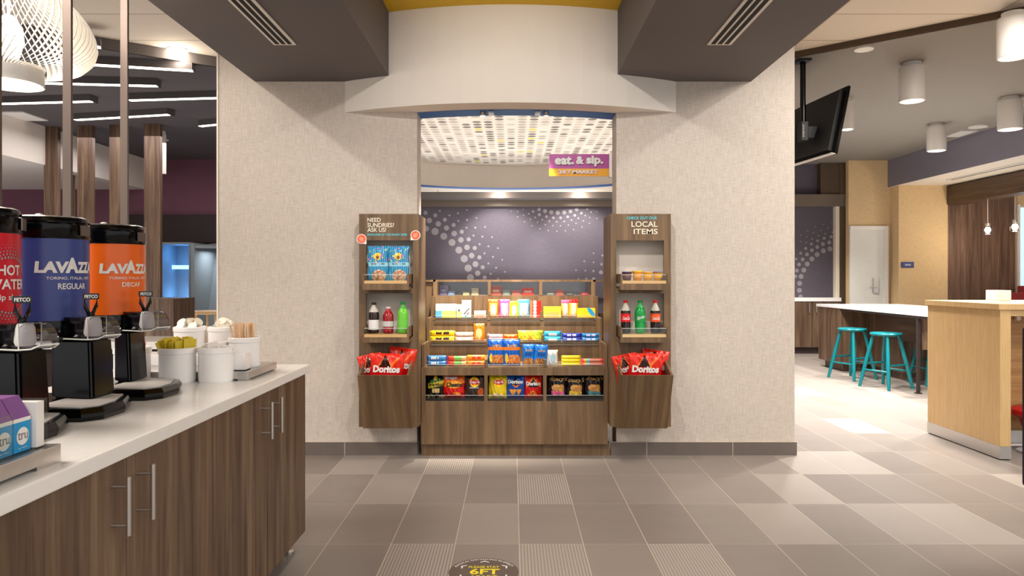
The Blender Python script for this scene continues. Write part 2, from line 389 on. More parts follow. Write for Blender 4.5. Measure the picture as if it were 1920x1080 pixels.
def pack(name, label, cat, x, y, z, w, h, d, colfn, mode='bag', rot=(0, 0, 0), group=None, seed=None, nu=30, nv=34, texts=()):
    seed = random.random() * 6 if seed is None else seed
    f = bag_fn(w, h, d, mode, seed); b = bmesh.new(); cols = []
    if mode == 'bag' and h < w * .4: nu, nv = 40, 12
    if mode == 'bar': nu, nv = 34, 10
    for side in (-1, 1):
        g = [[b.verts.new(f(-1 + 2 * i / nu, j / nv, side)) for i in range(nu + 1)] for j in range(nv + 1)]
        for j in range(nv):
            for i in range(nu):
                q = (g[j][i], g[j][i + 1], g[j + 1][i + 1], g[j + 1][i])
                b.faces.new(q if side < 0 else q[::-1])
                cols.append(lin(colfn(-1 + 2 * (i + .5) / nu, (j + .5) / nv)))
    me = bpy.data.meshes.new(name); b.to_mesh(me); b.free(); paint(me, cols)
    # join both sheets along the seams, keeping the print
    bb = bmesh.new(); bb.from_mesh(me); bmesh.ops.remove_doubles(bb, verts=bb.verts[:], dist=.002); bb.to_mesh(me); bb.free()
    me.materials.append(M['prt'])
    for p in me.polygons: p.use_smooth = True
    o = bpy.data.objects.new(name, me); COL.objects.link(o); o.location = (x, y, z); o.rotation_euler = rot
    tag(o, label, cat, group)
    for tx in texts:
        s, (a0, b0, a1, b1), mat = tx[:3]; bold = tx[3] if len(tx) > 3 else .03; sl = tx[4] if len(tx) > 4 else 0
        def mp(X, Z):
            u = max(-.98, min(.98, X)); p = f(u, Z, -1); p.y -= .0022; return p
        mb = MB(); letter_mb(mb, s, (a0, b0, a1, b1), mp, bold, sl)
        t = mb.build('lettering', mat, o, local=True, smooth='keep')
    return o
def carton(name, label, cat, x, y, z, w, h, d, colfn, rot=(0, 0, 0), group=None, texts=(), nu=26, nv=22, side=None):
    """printed box; x is centre, y the front, z the bottom"""
    b = bmesh.new(); cols = []
    def grid(o, du, dv, nu, nv, fn):
        g = [[b.verts.new(o + du * (i / nu) + dv * (j / nv)) for i in range(nu + 1)] for j in range(nv + 1)]
        for j in range(nv):
            for i in range(nu):
                b.faces.new((g[j][i], g[j][i + 1], g[j + 1][i + 1], g[j + 1][i])); cols.append(lin(fn(-1 + 2 * (i + .5) / nu, (j + .5) / nv)))
    X, Y, Z = Vector((w, 0, 0)), Vector((0, d, 0)), Vector((0, 0, h)); o0 = Vector((-w / 2, 0, 0))
    grid(o0, X, Z, nu, nv, colfn)
    sd = side or (lambda u, v: colfn(-.98, v))
    grid(o0 + X, Y, Z, 2, nv, sd); grid(o0 + X + Y, -X, Z, 2, nv, sd); grid(o0 + Y, -Y, Z, 2, nv, sd)
    tp = lambda u, v: colfn(u, .97)
    grid(o0 + Z, X, Y, nu, 1, tp); grid(o0 + Y, X, -Y, nu, 1, lambda u, v: colfn(u, .02))
    me = bpy.data.meshes.new(name); b.to_mesh(me); b.free(); paint(me, cols)
    bb = bmesh.new(); bb.from_mesh(me); bmesh.ops.remove_doubles(bb, verts=bb.verts[:], dist=.0002); bb.to_mesh(me); bb.free()
    me.materials.append(M['card'])
    o = bpy.data.objects.new(name, me); COL.objects.link(o); o.location = (x, y, z); o.rotation_euler = rot
    tag(o, label, cat, group)
    for tx in texts:
        s, (a0, b0, a1, b1), mat = tx[:3]; bold = tx[3] if len(tx) > 3 else .02
        mb = MB(); letter_mb(mb, s, (a0, b0, a1, b1), lambda XX, ZZ: Vector((XX * w / 2, -.0008, ZZ * h)), bold)
        mb.build('lettering', mat, o, local=True, smooth='keep')
    return o
def ell(u, v, cu, cv, ru, rv): return ((u - cu) / ru) ** 2 + ((v - cv) / rv) ** 2 < 1
def hsh(*a):
    n = math.sin(sum(v * k for v, k in zip(a, (12.9898, 78.233, 37.719)))) * 43758.5453
    return n - math.floor(n)

# ================================================================== SETTING
YW, YB = 5.16, 5.37         # front wall: face and back
# floor: one mesh, a face per tile near the camera
RIB = {(-2, -1), (-4, -1), (0, 0), (-5, 0), (-2, 2), (0, 2), (6, -1), (7, -1), (5, 0), (4, 1), (7, 1), (2, 2), (-4, 3), (8, 3), (11, -2), (9, -3), (7, -4)}
ZIG = {(-1, 1), (3, 0), (-5, 1), (-3, 0), (6, 1), (-1, 4)}
f = MB()
for i in range(-32, 44):
    for j in range(-14, 14):
        x0 = TX + .305 * i; y1 = TY - .61 * j; y0 = y1 - .61
        if (i, j) in RIB: f.mi = 1
        elif (i, j) in ZIG: f.mi = 2
        elif j < -1 or i > 9 or j > 4: h = hsh(i, j); f.mi = 1 if h > .96 else 0
        else: f.mi = 0
        f.poly([(x0, y0, 0), (x0 + .305, y0, 0), (x0 + .305, y1, 0), (x0, y1, 0)])
bmesh.ops.remove_doubles(f.b, verts=f.b.verts[:], dist=.0005)
struct(f, 'floor', [M['t0'], M['t1'], M['t2']])
# front wall with the market opening
XL, XR, OL, OR_ = -2.101, 2.017, -.682, .742
b = MB()
b.box(XL, YW, 0, OL, YB, 3.3); b.box(OR_, YW, 0, XR, YB, 3.3); b.box(OL, YW, 2.50, OR_, YB, 3.3)
struct(b, 'wall_front', M['wall'])
# tile baseboards with light joints
b = MB(); g = MB()
def bb_run(x0, x1, cuts):
    b.box(x0, YW - .012, 0, x1, YW, .093); g.box(x0, YW - .0125, .093, x1, YW, .096)
    for c in cuts: g.box(c - .0025, YW - .0135, 0, c + .0025, YW - .01, .094)
bb_run(XL, OL, [px2x(647, YW), px2x(415, YW)]); bb_run(OR_ - .04, XR + .012, [px2x(1212, YW), px2x(1373, YW)])
b.box(XR + .0, YW, 0, XR + .012, YB, .093)
bo = struct(b, 'baseboard_front', M['base_tile']); g.build('grout_joint', M['grout'], bo)
b = MB(); b.box(XL - .012, YW - .01, 0, XL, YB + .01, 2.9); struct(b, 'trim_1', M['white_wall'])
# ring bulkhead: circle about RC, curved fascia bulges out of the front wall
RC = (-.015, 7.383)
def ring(mb, r0, r1, z0, z1, n=96, a0=0, a1=2 * PI, faces='all'):
    for i in range(n):
        a, c = a0 + (a1 - a0) * i / n, a0 + (a1 - a0) * (i + 1) / n
        p = [[(RC[0] + r * math.cos(t), RC[1] + r * math.sin(t)) for t in (a, c)] for r in (r0, r1)]
        mb.poly([(*p[0][0], z0), (*p[0][1], z0), (*p[1][1], z0), (*p[1][0], z0)])
        if faces == 'all':
            mb.poly([(*p[1][0], z0), (*p[1][1], z0), (*p[1][1], z1), (*p[1][0], z1)])
            mb.poly([(*p[0][0], z0), (*p[0][1], z0), (*p[0][1], z1), (*p[0][0], z1)])
b = MB(); ring(b, 2.13, 2.52, 2.449, 3.2)
b.mi = 1; ring(b, 2.13, 2.325, 2.4475, 2.4475, faces='under')
struct(b, 'wall_ring_bulkhead', [M['white_wall'], M['blue']], smooth='keep')
# printed disc ceiling inside the ring
b = MB(); ring(b, 0, 2.13, 2.735, 2.735, faces='under')
for i in range(-18, 19):
    colr = hsh(i, 3.3); 
    for j in range(-18, 19):
        x, y = i * .108, j * .115
        if x * x + y * y > 1.95 ** 2: continue
        h = hsh(i, j, 1.7); bias = hsh(i, j // 5, 9)
        if h > .965: b.mi = 4
        elif colr > .62 and bias > .35 and h > .42: b.mi = 1
        elif h > .90: b.mi = 1
        elif h > .42: b.mi = 2
        elif h > .12: b.mi = 3
        else: continue
        b.disc((RC[0] + x, RC[1] + y, 2.7345), .042, 14)
struct(b, 'ceiling_disc', [M['white_wall'], M['dot_dark'], M['dot_mid'], M['dot_light'], M['dot_yel']], smooth='keep')
# ceilings
b = MB(); b.box(-2.4, 9.9, 2.66, 2.4, 11.75, 2.7); struct(b, 'ceiling_market', M['tilec'])
b = MB(); b.box(-2.6, 11.75, 2.56, 3.4, 12.1, 2.66); struct(b, 'trim_2', M['taupe'])
b = MB(); b.box(-.86, -2.5, 3.11, .725, 5.0, 3.2); struct(b, 'ceiling_yellow', M['yellow'])
b = MB(); b.box(-1.842, -2.5, 2.67, -.86, YW, 3.3); so1 = struct(b, 'ceiling_soffit_left', M['taupe'])
b = MB(); b.box(.725, -2.5, 2.67, 1.705, YW, 3.3); so2 = struct(b, 'ceiling_soffit_right', M['taupe'])
b = MB(); b.poly([(-1.84, -2.5, 3.24), (-1.84, 7.01, 3.24), (-7.5, 3.0, 3.24), (-7.5, -2.5, 3.24)]); struct(b, 'ceiling_tiles_left', M['tilec'], smooth='keep')
b = MB(); b.poly([(1.70, -2.5, 3.24), (1.70, 6.93, 3.24), (6.4, 3.02, 3.24), (6.4, -2.5, 3.24)]); struct(b, 'ceiling_tiles_right', M['tilec'], smooth='keep')
b = MB(); b.prism([(-1.84, 7.01, 3.15), (-7.5, 3.0, 3.15), (-7.5, 3.03, 3.15), (-1.84, 7.04, 3.15)], (0, 0, .09)); struct(b, 'trim_3', M['taupe'])
b = MB(); b.prism([(1.70, 6.93, 3.19), (6.4, 3.02, 3.19), (6.4, 3.05, 3.19), (1.70, 6.96, 3.19)], (0, 0, .06)); struct(b, 'trim_4', M['dkbrown'])
b = MB(); b.poly([(-1.84, 7.02, 3.15), (-7.5, 3.01, 3.15), (-12, 3.01, 3.15), (-12, 13, 3.15), (-1.84, 13, 3.15)]); struct(b, 'ceiling_left_room', M['dark_ceiling'], smooth='keep')
b = MB(); b.poly([(1.70, 6.94, 3.19), (6.4, 3.03, 3.19), (13, 3.03, 3.19), (13, 13, 3.19), (1.70, 13, 3.19)]); struct(b, 'ceiling_right_room', M['taupe_ceiling'], smooth='keep')
# far wall with the long violet panel and its dot print
b = MB(); b.box(-3.4, 12.25, 0, 5.62, 12.35, 3.19); struct(b, 'wall_far', M['panel'])
YP = 12.2
pn = thing('wall_panel', 'long grey-violet wall panel with a print of pale dots behind the market shelves', 'wall panel', (1, YP, .92))
b = MB(); b.box(-3.2, YP, .92, px2x(1567, YP), YP + .04, py2z(388, YP))
b.build('board', M['panel'], pn)
b = MB()
D1 = [(55,645,12),(112,660,12),(167,685,12),(218,716,12),(77,690,16),(129,709,16),(177,733,15),(221,765,16),(265,755,12),(110,753,21),(161,781,20),(208,817,20),(260,802,16),(305,799,12),(248,861,20),(295,845,16),(340,849,12),(279,911,21),(322,893,16),(367,903,12),(302,966,21),(344,943,17),(386,961,12),(357,996,16),(315,1020,20),(398,1020,12),(60,737,16),(138,635,6),(194,660,6),(243,648,6),(296,629,5),(245,692,6),(296,686,6),(350,675,5),(292,731,6),(343,731,6),(400,727,5),(333,777,6),(384,783,6),(440,786,5),(368,827,6),(419,839,6),(474,850,5),(397,880,6),(446,900,6),(499,917,5),(419,938,6),(464,963,6),(515,987,5),(433,998,6),(475,1027,5),
      (712,626,10),(747,635,12),(783,642,12),(820,645,12),(858,643,12),(894,637,11),(930,626,11),(678,638,7),(714,656,9),(755,667,8),(795,674,8),(837,674,8),(878,668,8),(919,660,8),(957,647,8),(991,624,6),(653,651,5),(690,672,5),(731,685,5),(772,694,5),(814,697,5),(858,695,5),(900,687,5),(940,677,5),(980,661,5),(1013,642,5),(661,682,4),(703,700,4),(748,714,4),(792,720,4),(837,721,4),(882,716,4),(926,706,4),(968,692,4),(1005,673,4),(1046,639,4),(671,720,4),(717,738,4),(765,748,4),(815,752,4),(864,750,4),(912,742,4),(960,727,4),(1004,706,4),(1046,678,4),(620,626,4),(588,638,4),(623,659,4),(588,669,4),(628,697,4),(551,636,3),
      (1028,879,5),(1079,892,6),(974,926,5),(1028,932,5),(1074,943,7),(926,978,5),(980,980,5),(1027,982,7),(1070,990,12),(940,1028,5),(986,1027,6),(1028,1028,10)]
for x, y, r in D1:
    p = P(780 + x / 3.087, 190 + y / 3.087, YP); b.disc((p.x, YP - .002, p.z), r / 3.087 * YP / FPX, 22, 'Y')
D2 = [(342,724,3),(275,737,4),(210,759,4),(149,788,5),(91,825,5),(315,770,5),(254,785,5),(194,806,5),(141,839,5),(348,801,7),(290,813,6),(236,829,6),(183,855,6),(91,877,5),(136,885,6),(338,838,13),(282,850,12),(229,870,11),(178,896,11),(132,932,12),(91,971,11),(55,1018,10),(323,884,16),(272,897,16),(226,921,15),(182,947,15),(143,980,15),(108,1021,15),(78,1062,15),(329,936,20),(276,952,20),(225,982,20),(182,1017,20),(145,1058,20),(370,880,12)]
for x, y, r in D2:
    p = P(1480 + x / 4.32, 250 + y / 4.32, YP); b.disc((p.x, YP - .002, p.z), r / 4.32 * YP / FPX, 22, 'Y')
for x, y, r in [(117,28,20),(60,32,16),(95,79,20),(50,78,14),(83,135,20),(81,192,20),(91,243,18)]:
    p = P(1480 + x / 4.32, 500 + y / 4.32, YP); b.disc((p.x, YP - .002, p.z), r / 4.32 * YP / FPX, 22, 'Y')
b.build('dot_print', M['panel_dot'], pn)
b = MB(); b.box(-3.3, YP - .14, py2z(388, YP), px2x(1580, YP), YP + .04, py2z(366, YP)); b.build('panel_header', M['frame_taupe'], pn)
b = MB(); b.box(px2x(1567, 12.1), YP - .1, .92, px2x(1574, 12.1), YP + .04, py2z(388, YP)); b.build('panel_frame', M['cream_ink'], pn)
# brown pier, door wall, office wall, purple soffit
b = MB(); b.box(px2x(1534, 12.2), 12.1, py2z(368, 12.2), 5.63, 12.24, 3.19); struct(b, 'wall_over_panel', M['dkbrown'])
b = MB(); b.box(px2x(1575, 12.08), 12.08, 0, px2x(1595, 12.08), 12.24, 3.19); struct(b, 'wall_pier', M['dkbrown'])
YD = 11.85
b = MB(); b.box(px2x(1591, YD), YD, 0, 6.4, YD + .1, 3.19); struct(b, 'wall_door_side', M['mustard'])
b = MB(); b.box(px2x(1685, 11.6), 11.6, 0, px2x(1777, 11.6), 11.84, 2.75); struct(b, 'wall_office_side', M['mustard'])
b = MB(); b.box(6.16, 3.2, 2.75, 12, 11.9, 3.19)
b.mi = 1; b.poly([(6.17, 3.2, 2.748), (12, 3.2, 2.748), (12, 11.9, 2.748), (6.17, 11.9, 2.748)])
struct(b, 'ceiling_soffit_purple', [M['violet'], M['white_wall']], smooth='keep')
b = MB(); b.box(px2x(1777, 11.6), 11.62, 0, px2x(1905, 11.6), 11.75, 2.75); struct(b, 'wall_walnut_boards', M['walnut_x'])
b = MB(); b.box(px2x(1905, 11.6), 11.7, 0, 12, 11.8, 2.75); struct(b, 'wall_booth_side', M['mustard'])
b = MB(); b.box(8.19, 11.66, 1.0, 10.5, 11.70, 2.40); wi = struct(b, 'window_1', M['window_light'])
b = MB(); b.box(8.16, 11.64, .95, 8.19, 11.7, 2.45); b.box(8.16, 11.62, .95, 10.5, 11.7, 1.0); b.build('window_frame', M['white'], wi)
b = MB(); b.box(12, 3, 0, 12.1, 12, 3.2); struct(b, 'wall_right_room', M['mustard'])
# door
d = MB(); d.box(px2x(1592, YD), YD - .03, 0, px2x(1655, YD), YD - .005, py2z(431, YD)); do = struct(d, 'door_1', M['door_white'])
d = MB(); d.box(px2x(1655, YD), YD - .05, 0, px2x(1663, YD), YD, py2z(424, YD)); d.box(px2x(1592, YD), YD - .05, py2z(431, YD), px2x(1654.9, YD), YD, py2z(424, YD)); d.build('door_frame', M['white'], do)
d = MB(); d.box(px2x(1635, YD), YD - .05, py2z(550, YD), px2x(1645, YD), YD - .03, py2z(521, YD), .004); lk = d.build('door_lock', M['steel'], do)
d = MB(); d.rod((px2x(1640, YD), YD - .08, py2z(538, YD)), (px2x(1627, YD), YD - .08, py2z(538, YD)), .01); d.rod((px2x(1640, YD), YD - .03, py2z(538, YD)), (px2x(1640, YD), YD - .08, py2z(538, YD)), .01); d.build('door_handle', M['steel'], lk)
# left room
YL = 11.5
b = MB(); b.box(-12, YL, 2.26, -3.3, YL + .1, 3.2); b.box(-12, YL, 0, px2x(240, YL), YL + .1, 2.26); struct(b, 'wall_plum', M['purple_wall'])
b = MB(); b.box(px2x(240, YL), YL - .12, 1.82, -3.3, YL + .1, 2.26); struct(b, 'trim_5', M['deep_brown'])
b = MB(); b.box(px2x(240, YL), YL + 1.2, 0, -3.0, YL + 1.3, 2.3); struct(b, 'wall_booth_back', M['deep_brown'])
b = MB(); b.box(-12, 3.4, 2.67, -5.82, YL, 3.149); bk = struct(b, 'ceiling_bulkhead_left', M['white_wall'])
b = MB(); b.box(-12.1, -2.5, 0, -12, 12, 3.2); struct(b, 'wall_left_room', M['purple_wall'])
# ================================================================== CEILING FITTINGS
def slot_vent(label, x0, x1, yend):
    t = thing('ceiling_vent', label, 'air vent', ((x0 + x1) / 2, yend - 1.5, 2.67))
    b = MB(); b.box(x0, yend - 3.4, 2.662, x1, yend, 2.668); b.build('frame', M['white_wall'], t)
    w = (x1 - x0)
    for k in range(3):
        xa = x0 + w * (.12 + .28 * k); b = MB(); b.box(xa, yend - 3.38, 2.6605, xa + w * .18, yend - .02, 2.6625); b.build('slot', M['void'], t)
slot_vent('long three-slot air vent in the left grey ceiling soffit', px2x(513, 4.32), px2x(555, 4.32), 4.325)
slot_vent('long three-slot air vent in the right grey ceiling soffit', px2x(1326, 4.32), px2x(1371, 4.32), 4.325)
t = thing('ceiling_vent', 'narrow linear air vent under the violet soffit at right', 'air vent', (7.0, 9.6, 2.74))
b = MB(); b.box(6.55, 8.6, 2.735, 6.66, 10.9, 2.745); b.build('frame', M['white'], t)
b = MB(); b.box(6.59, 8.65, 2.732, 6.61, 10.85, 2.736); b.build('slot', M['void'], t)
def can(px, yb, yt, wd, label, zt=3.19):
    """white cylinder downlight: px centre, bottom and top rows, width"""
    # depth from where it meets the ceiling
    Y = (zt - CH) * FPX / (VY - (yt - 6)); x = px2x(px, Y); r = wd / 2 * Y / FPX; zb = py2z(yb - 4, Y)
    t = thing('cylinder_downlight', label, 'ceiling light', (x, Y, zb), 'white cylinder downlights in the right hand room')
    b = MB(); b.lathe([(r * .97, 0), (r, .012), (r, zt - .05 - zb), (r * .97, zt - .04 - zb)], (x, Y, zb), 40); b.build('housing', M['white'], t, smooth=1)
    b = MB(); b.cyl((x, Y, zt - .04), r * .72, .04, 32); b.build('ceiling_plate', M['white'], t, smooth=1)
    b = MB(); b.cyl((x, Y, zb - .003), r * .86, .003, 32); b.build('lens', M['can'], t, smooth=1)
can(1710, 194, 124, 45, 'largest fully seen white cylinder downlight, in the middle of the taupe ceiling')
can(1900, 112, 30, 54, 'white cylinder downlight nearest the camera, cut by the top right of the photo')
can(1894, 247, 188, 41, 'white cylinder downlight at the right edge beside the violet soffit')
can(1756, 287, 238, 33, 'small white cylinder downlight in front of the violet soffit')
can(1588, 247, 190, 24, 'white cylinder downlight half hidden behind the television')
for px, py, r, lb in ((1620, 91, .075, 'small round white ceiling cover near the ceiling edge at right'), (1834, 237, .11, 'larger round white ceiling cover beside the violet soffit')):
    Y = 1.92 * FPX / (VY - py); b = MB(); b.cyl((px2x(px, Y), Y, 3.178), r, .012, 28); tag(b.build('ceiling_cover', M['white'], smooth=1), lb, 'ceiling cover')
Y = 1.92 * FPX / (VY - 250); b = MB(); b.box(px2x(1788, Y), Y - .2, 3.178, px2x(1815, Y), Y + .2, 3.19); tag(b.build('ceiling_diffuser', M['white']), 'square white ceiling diffuser by the violet soffit', 'air vent')
# recessed downlights with a glow
def downlight(px, py, Z, label, r=.06, grp=None, extra=0):
    Y = (Z - CH) * FPX / (VY - py); x = px2x(px, Y)
    t = thing('recessed_downlight', label, 'ceiling light', (x, Y, Z), grp)
    b = MB(); b.lathe([(r * 1.3, -.004), (r * 1.3, 0)], (x, Y, Z - .001), 28); b.build('trim_ring', M['white'], t)
    b = MB(); b.cyl((x, Y, Z - .009), r, .004, 28); b.build('lens', M['canhot'], t)
    if extra: pnt((x, Y, Z - .06), extra)
    return t
downlight(333, 93, 3.24, 'bright recessed downlight in the white ceiling at left', .07, extra=6)
downlight(935, 358, 2.66, 'left of the two recessed downlights before the violet panel', .065, extra=6)
downlight(1088, 358, 2.66, 'right of the two recessed downlights before the violet panel', .065, extra=6)
# spot heads on the blue ring
for px, lb in ((905, 'small chrome spotlight pair at the left of the blue ring over the shelves'), (1024, 'small chrome spotlight pair at the right of the blue ring over the shelves')):
    sg = 1 if px < 960 else -1
    t = thing('ring_spotlight', lb, 'spotlight', (px2x(px, 5.13), 5.13, 2.42))
    b = MB(); b.cyl((px2x(px, 5.12), 5.12, 2.415), .020, .034, 20); b.build('housing', M['chrome'], t, smooth=1)
    b = MB(); b.box(px2x(px + sg * 16, 5.12) - .02, 5.10, 2.425, px2x(px + sg * 16, 5.12) + .02, 5.16, 2.447, .003); b.build('driver_box', M['steel'], t)
# LED strip boxes in the left room
def strip(p0, p1, label, Z=3.08, w=.055, hb=.05):
    def pt(p): Y = (Z - CH) * FPX / (VY - p[1]); return Vector((px2x(p[0], Y), Y, Z))
    a, c = pt(p0), pt(p1); dd = (c - a).normalized(); nn = Vector((-dd.y, dd.x, 0)) * w
    if nn.y < 0: nn = -nn
    t = thing('linear_ceiling_light', label, 'ceiling light', (a + c) / 2, 'linear lights under the dark ceiling')
    b = MB(); b.prism([a, c, c + nn * 2.4, a + nn * 2.4], (0, 0, hb + .02)); b.build('housing', M['dark_ceiling'], t)
    b = MB(); dz = Vector((0, 0, -.004)); b.prism([a + dz, c + dz, c + dz + nn, a + dz + nn], (0, 0, .006)); b.build('light_strip', M['strip'], t)
strip((110, 116), (360, 131), 'linear ceiling light second from the top, running behind both metal posts')
strip((60, 154), (292, 160), 'linear ceiling light just below the slatted lamp shade')
strip((-60, 195), (168, 189), 'linear ceiling light at the left edge below the slatted lamp')
strip((240, 187), (420, 182), 'linear ceiling light running behind the left end of the beige wall')
strip((138, 224), (313, 214), 'lowest long linear ceiling light, crossing the second metal post')
strip((372, 236), (430, 230), 'short linear ceiling light end at the beige wall edge')
strip((120, 79), (188, 87), 'short linear ceiling light partly hidden behind the slatted lamp, topmost')
# slatted pendant lamp
LX, LY, LZ = px2x(16, 3.35), 3.35, 2.165
lt = thing('slatted_pendant_lamp', 'large white pendant lamp of thin twisted slats at upper left', 'pendant lamp', (LX, LY, LZ))
b = MB(); rb = .143
prof = [(rb, -.0), (rb - .002, .07), (rb + .003, .085), (rb - .003, .085), (rb - .008, .07), (rb - .006, .0)]
b.lathe(prof, (LX, LY, LZ), 48, caps=False); b.build('lower_collar', M['white'], lt, smooth=1)
LPR = [(.07, .1445), (.073, .19), (.080, .24), (.10, .29), (.14, .33), (.19, .35), (.25, .343), (.31, .315), (.37, .27), (.43, .21), (.50, .15), (.57, .11), (.66, .10)]
def lamppt(t):
    # walk along the profile by arc length
    L_ = [0]
    for a_, c_ in zip(LPR, LPR[1:]): L_.append(L_[-1] + math.hypot(a_[0] - c_[0], a_[1] - c_[1]))
    q = t * L_[-1]
    for i in range(len(LPR) - 1):
        if q <= L_[i + 1] + 1e-9:
            k = (q - L_[i]) / (L_[i + 1] - L_[i]); return LPR[i][1] + (LPR[i + 1][1] - LPR[i][1]) * k, LPR[i][0] + (LPR[i + 1][0] - LPR[i][0]) * k
N = 72; first = None
for k in range(N):
    if first is None:
        mb = MB(); pts = []
        for j in range(28):
            t = j / 27; r, zz = lamppt(t); a = t * .95
            pts.append((r * math.cos(a), r * math.sin(a), zz, a))
        vs = []
        for (x, y, z, a) in pts:
            vs.append([mb.b.verts.new((x + ox * math.cos(a) - oy * math.sin(a), y + ox * math.sin(a) + oy * math.cos(a), z)) for ox, oy in ((-.013, -.0016), (.013, -.0016), (.013, .0016), (-.013, .0016))])
        for q, r_ in zip(vs, vs[1:]):
            for i in range(4): mb.b.faces.new((q[i], q[(i + 1) % 4], r_[(i + 1) % 4], r_[i]))
        first = mb.build('slat', M['white'], lt, local=True); s_ = first
    else:
        s_ = first.copy(); COL.objects.link(s_); s_.parent = lt
    s_.rotation_euler = (0, 0, 2 * PI * k / N)
b = MB(); b.lathe([(0.0, .66), (.10, .665), (.10, .68), (0, .685)], (LX, LY, LZ), 32); b.build('top_cap', M['white'], lt, smooth=1)
b = MB(); b.lathe([(0, .10), (.04, .12), (.062, .20), (.055, .27), (.02, .32), (0, .325)], (LX, LY, LZ), 24); b.build('bulb', M['lamp'], lt, smooth=1)
b = MB(); b.cyl((LX, LY, LZ + .035), rb - .012, .004, 40); b.build('diffuser_disc', M['lamp'], lt)
b = MB(); b.rod((LX, LY, LZ + .30), (LX, LY, 3.24), .006); b.build('cable', M['white'], lt)
pnt((LX, LY, LZ + .26), 16, rad=.11); pnt((LX, LY, LZ - .03), 5, rad=.08)
# ================================================================== LEFT ROOM
# metal posts standing on the counter back edge
def mpost(pxl, pxr, Y, label):
    b = MB(); x0, x1 = px2x(pxl, Y), px2x(pxr, Y); b.box(x0, Y, 0, x1, Y + .014, 3.24, .002)
    tag(b.build('metal_post', M['bronze']), label, 'post', 'slim bronze metal posts behind the coffee counter')
mpost(117, 133, 3.02, 'slim bronze metal post in front of the slatted lamp')
mpost(225, 239, 3.45, 'slim bronze metal post to the right of the slatted lamp')
mpost(-20, -1, 2.60, 'slim bronze metal post at the very left edge')
for (a, c, yt, lb) in ((270, 300, 232, 'wooden screen post nearest the beige wall, rightmost'), (205, 233, 234, 'wooden screen post behind the second metal post'), (145, 173, 235, 'wooden screen post between the two metal posts'),
                       (82, 108, 237, 'wooden screen post left of the first metal post'), (121, 136, 262, 'narrow far wooden screen post just behind the first metal post'), (17, 43, 303, 'short far wooden screen post at the left edge'), (-12, 4, 300, 'wooden screen post cut by the left edge')):
    Y = 1.88 * FPX / (VY - yt); b = MB(); b.box(px2x(a, Y), Y, 0, px2x(c, Y), Y + .06, 3.15)
    tag(b.build('wooden_post', M['walnut']), lb, 'post', 'wooden screen posts in the left room')
Y = 8.2; x = px2x(306, 9.3)
t = thing('cylinder_downlight', 'small cream cylinder downlight beside the rightmost wooden post', 'ceiling light', (x, 9.3, 2.60))
b = MB(); b.cyl((x, 9.3, py2z(326, 9.3)), .036, 3.11 - py2z(326, 9.3), 24); b.build('housing', M['white_wall'], t, smooth=1)
b = MB(); b.cyl((x, 9.3, 3.11), .028, .04, 24); b.build('ceiling_plate', M['white_wall'], t, smooth=1)
Y = 1.88 * FPX / (VY - 218); b = MB(); b.box(px2x(22, Y), Y - .25, 3.138, px2x(70, Y), Y + .2, 3.15); tag(b.build('ceiling_diffuser', M['white']), 'square white ceiling diffuser above the wooden posts at left', 'air vent')
Y = 1.88 * FPX / (VY - 262); b = MB(); b.cyl((px2x(309, Y), Y, 3.14), .05, .01, 20); tag(b.build('ceiling_cover', M['white']), 'tiny round white ceiling cover at left by the wooden posts', 'ceiling cover')
# booths
t = thing('blue_booth', 'high booth alcove glowing blue inside at left', 'booth', (px2x(328, 10.9), 11, 0))
x0, x1 = px2x(296, 10.9), px2x(354, 10.9)
b = MB(); b.box(x0 - .05, 10.9, 0, x0, 11.6, 1.80); b.box(x1, 10.9, 0, x1 + .03, 11.6, 1.80); b.box(x0, 10.9, 1.77, x1, 11.6, 1.80); b.build('side_panel', M['booth'], t)
b = MB(); b.box(x0, 11.55, .2, x1, 11.6, 1.77); b.build('back_cushion', M['booth'], t)
b = MB(); b.box(x0, 11.35, 1.40, x1, 11.45, 1.46); b.build('light_ledge', M['blue_light'], t)
b = MB(); b.box(x0, 10.95, .3, x1, 11.5, .48, .03); b.build('seat', M['blue_fabric'], t)
pnt(((x0 + x1) / 2, 11.2, 1.62), 3, (.14, .42, 1)); pnt(((x0 + x1) / 2, 11.3, .95), 6, (.2, .48, 1))
x0, x1 = px2x(358, 10.6), px2x(440, 10.6)
t = thing('grey_booth', 'pale grey high-backed booth beside the edge of the beige wall', 'booth', ((x0 + x1) / 2, 11, 0))
b = MB(); b.prism([(x0, 10.6, .0), (x0 + .05, 10.6, 0), (x0 + .05, 10.6, 1.75), (x0, 10.6, 1.78)], (0, .9, 0)); b.prism([(x0 + .05, 10.62, 1.70), (x1, 10.9, 1.70), (x1, 11.5, 1.78), (x0 + .05, 11.5, 1.78)], (0, 0, .04)); b.build('side_panel', M['booth'], t)
b = MB(); b.prism([(x0 + .05, 11.0, .5), (x1, 11.0, .5), (x1, 11.4, 1.72), (x0 + .05, 11.4, 1.72)], (0, .08, 0)); b.build('backrest', M['booth'], t)
b = MB(); b.box(x0 + .05, 10.7, .3, x1, 11.1, .5, .03); b.build('seat', M['booth'], t)
area(((x0 + x1) / 2, 11.0, 1.67), .4, 5, col=(.8, .9, 1))
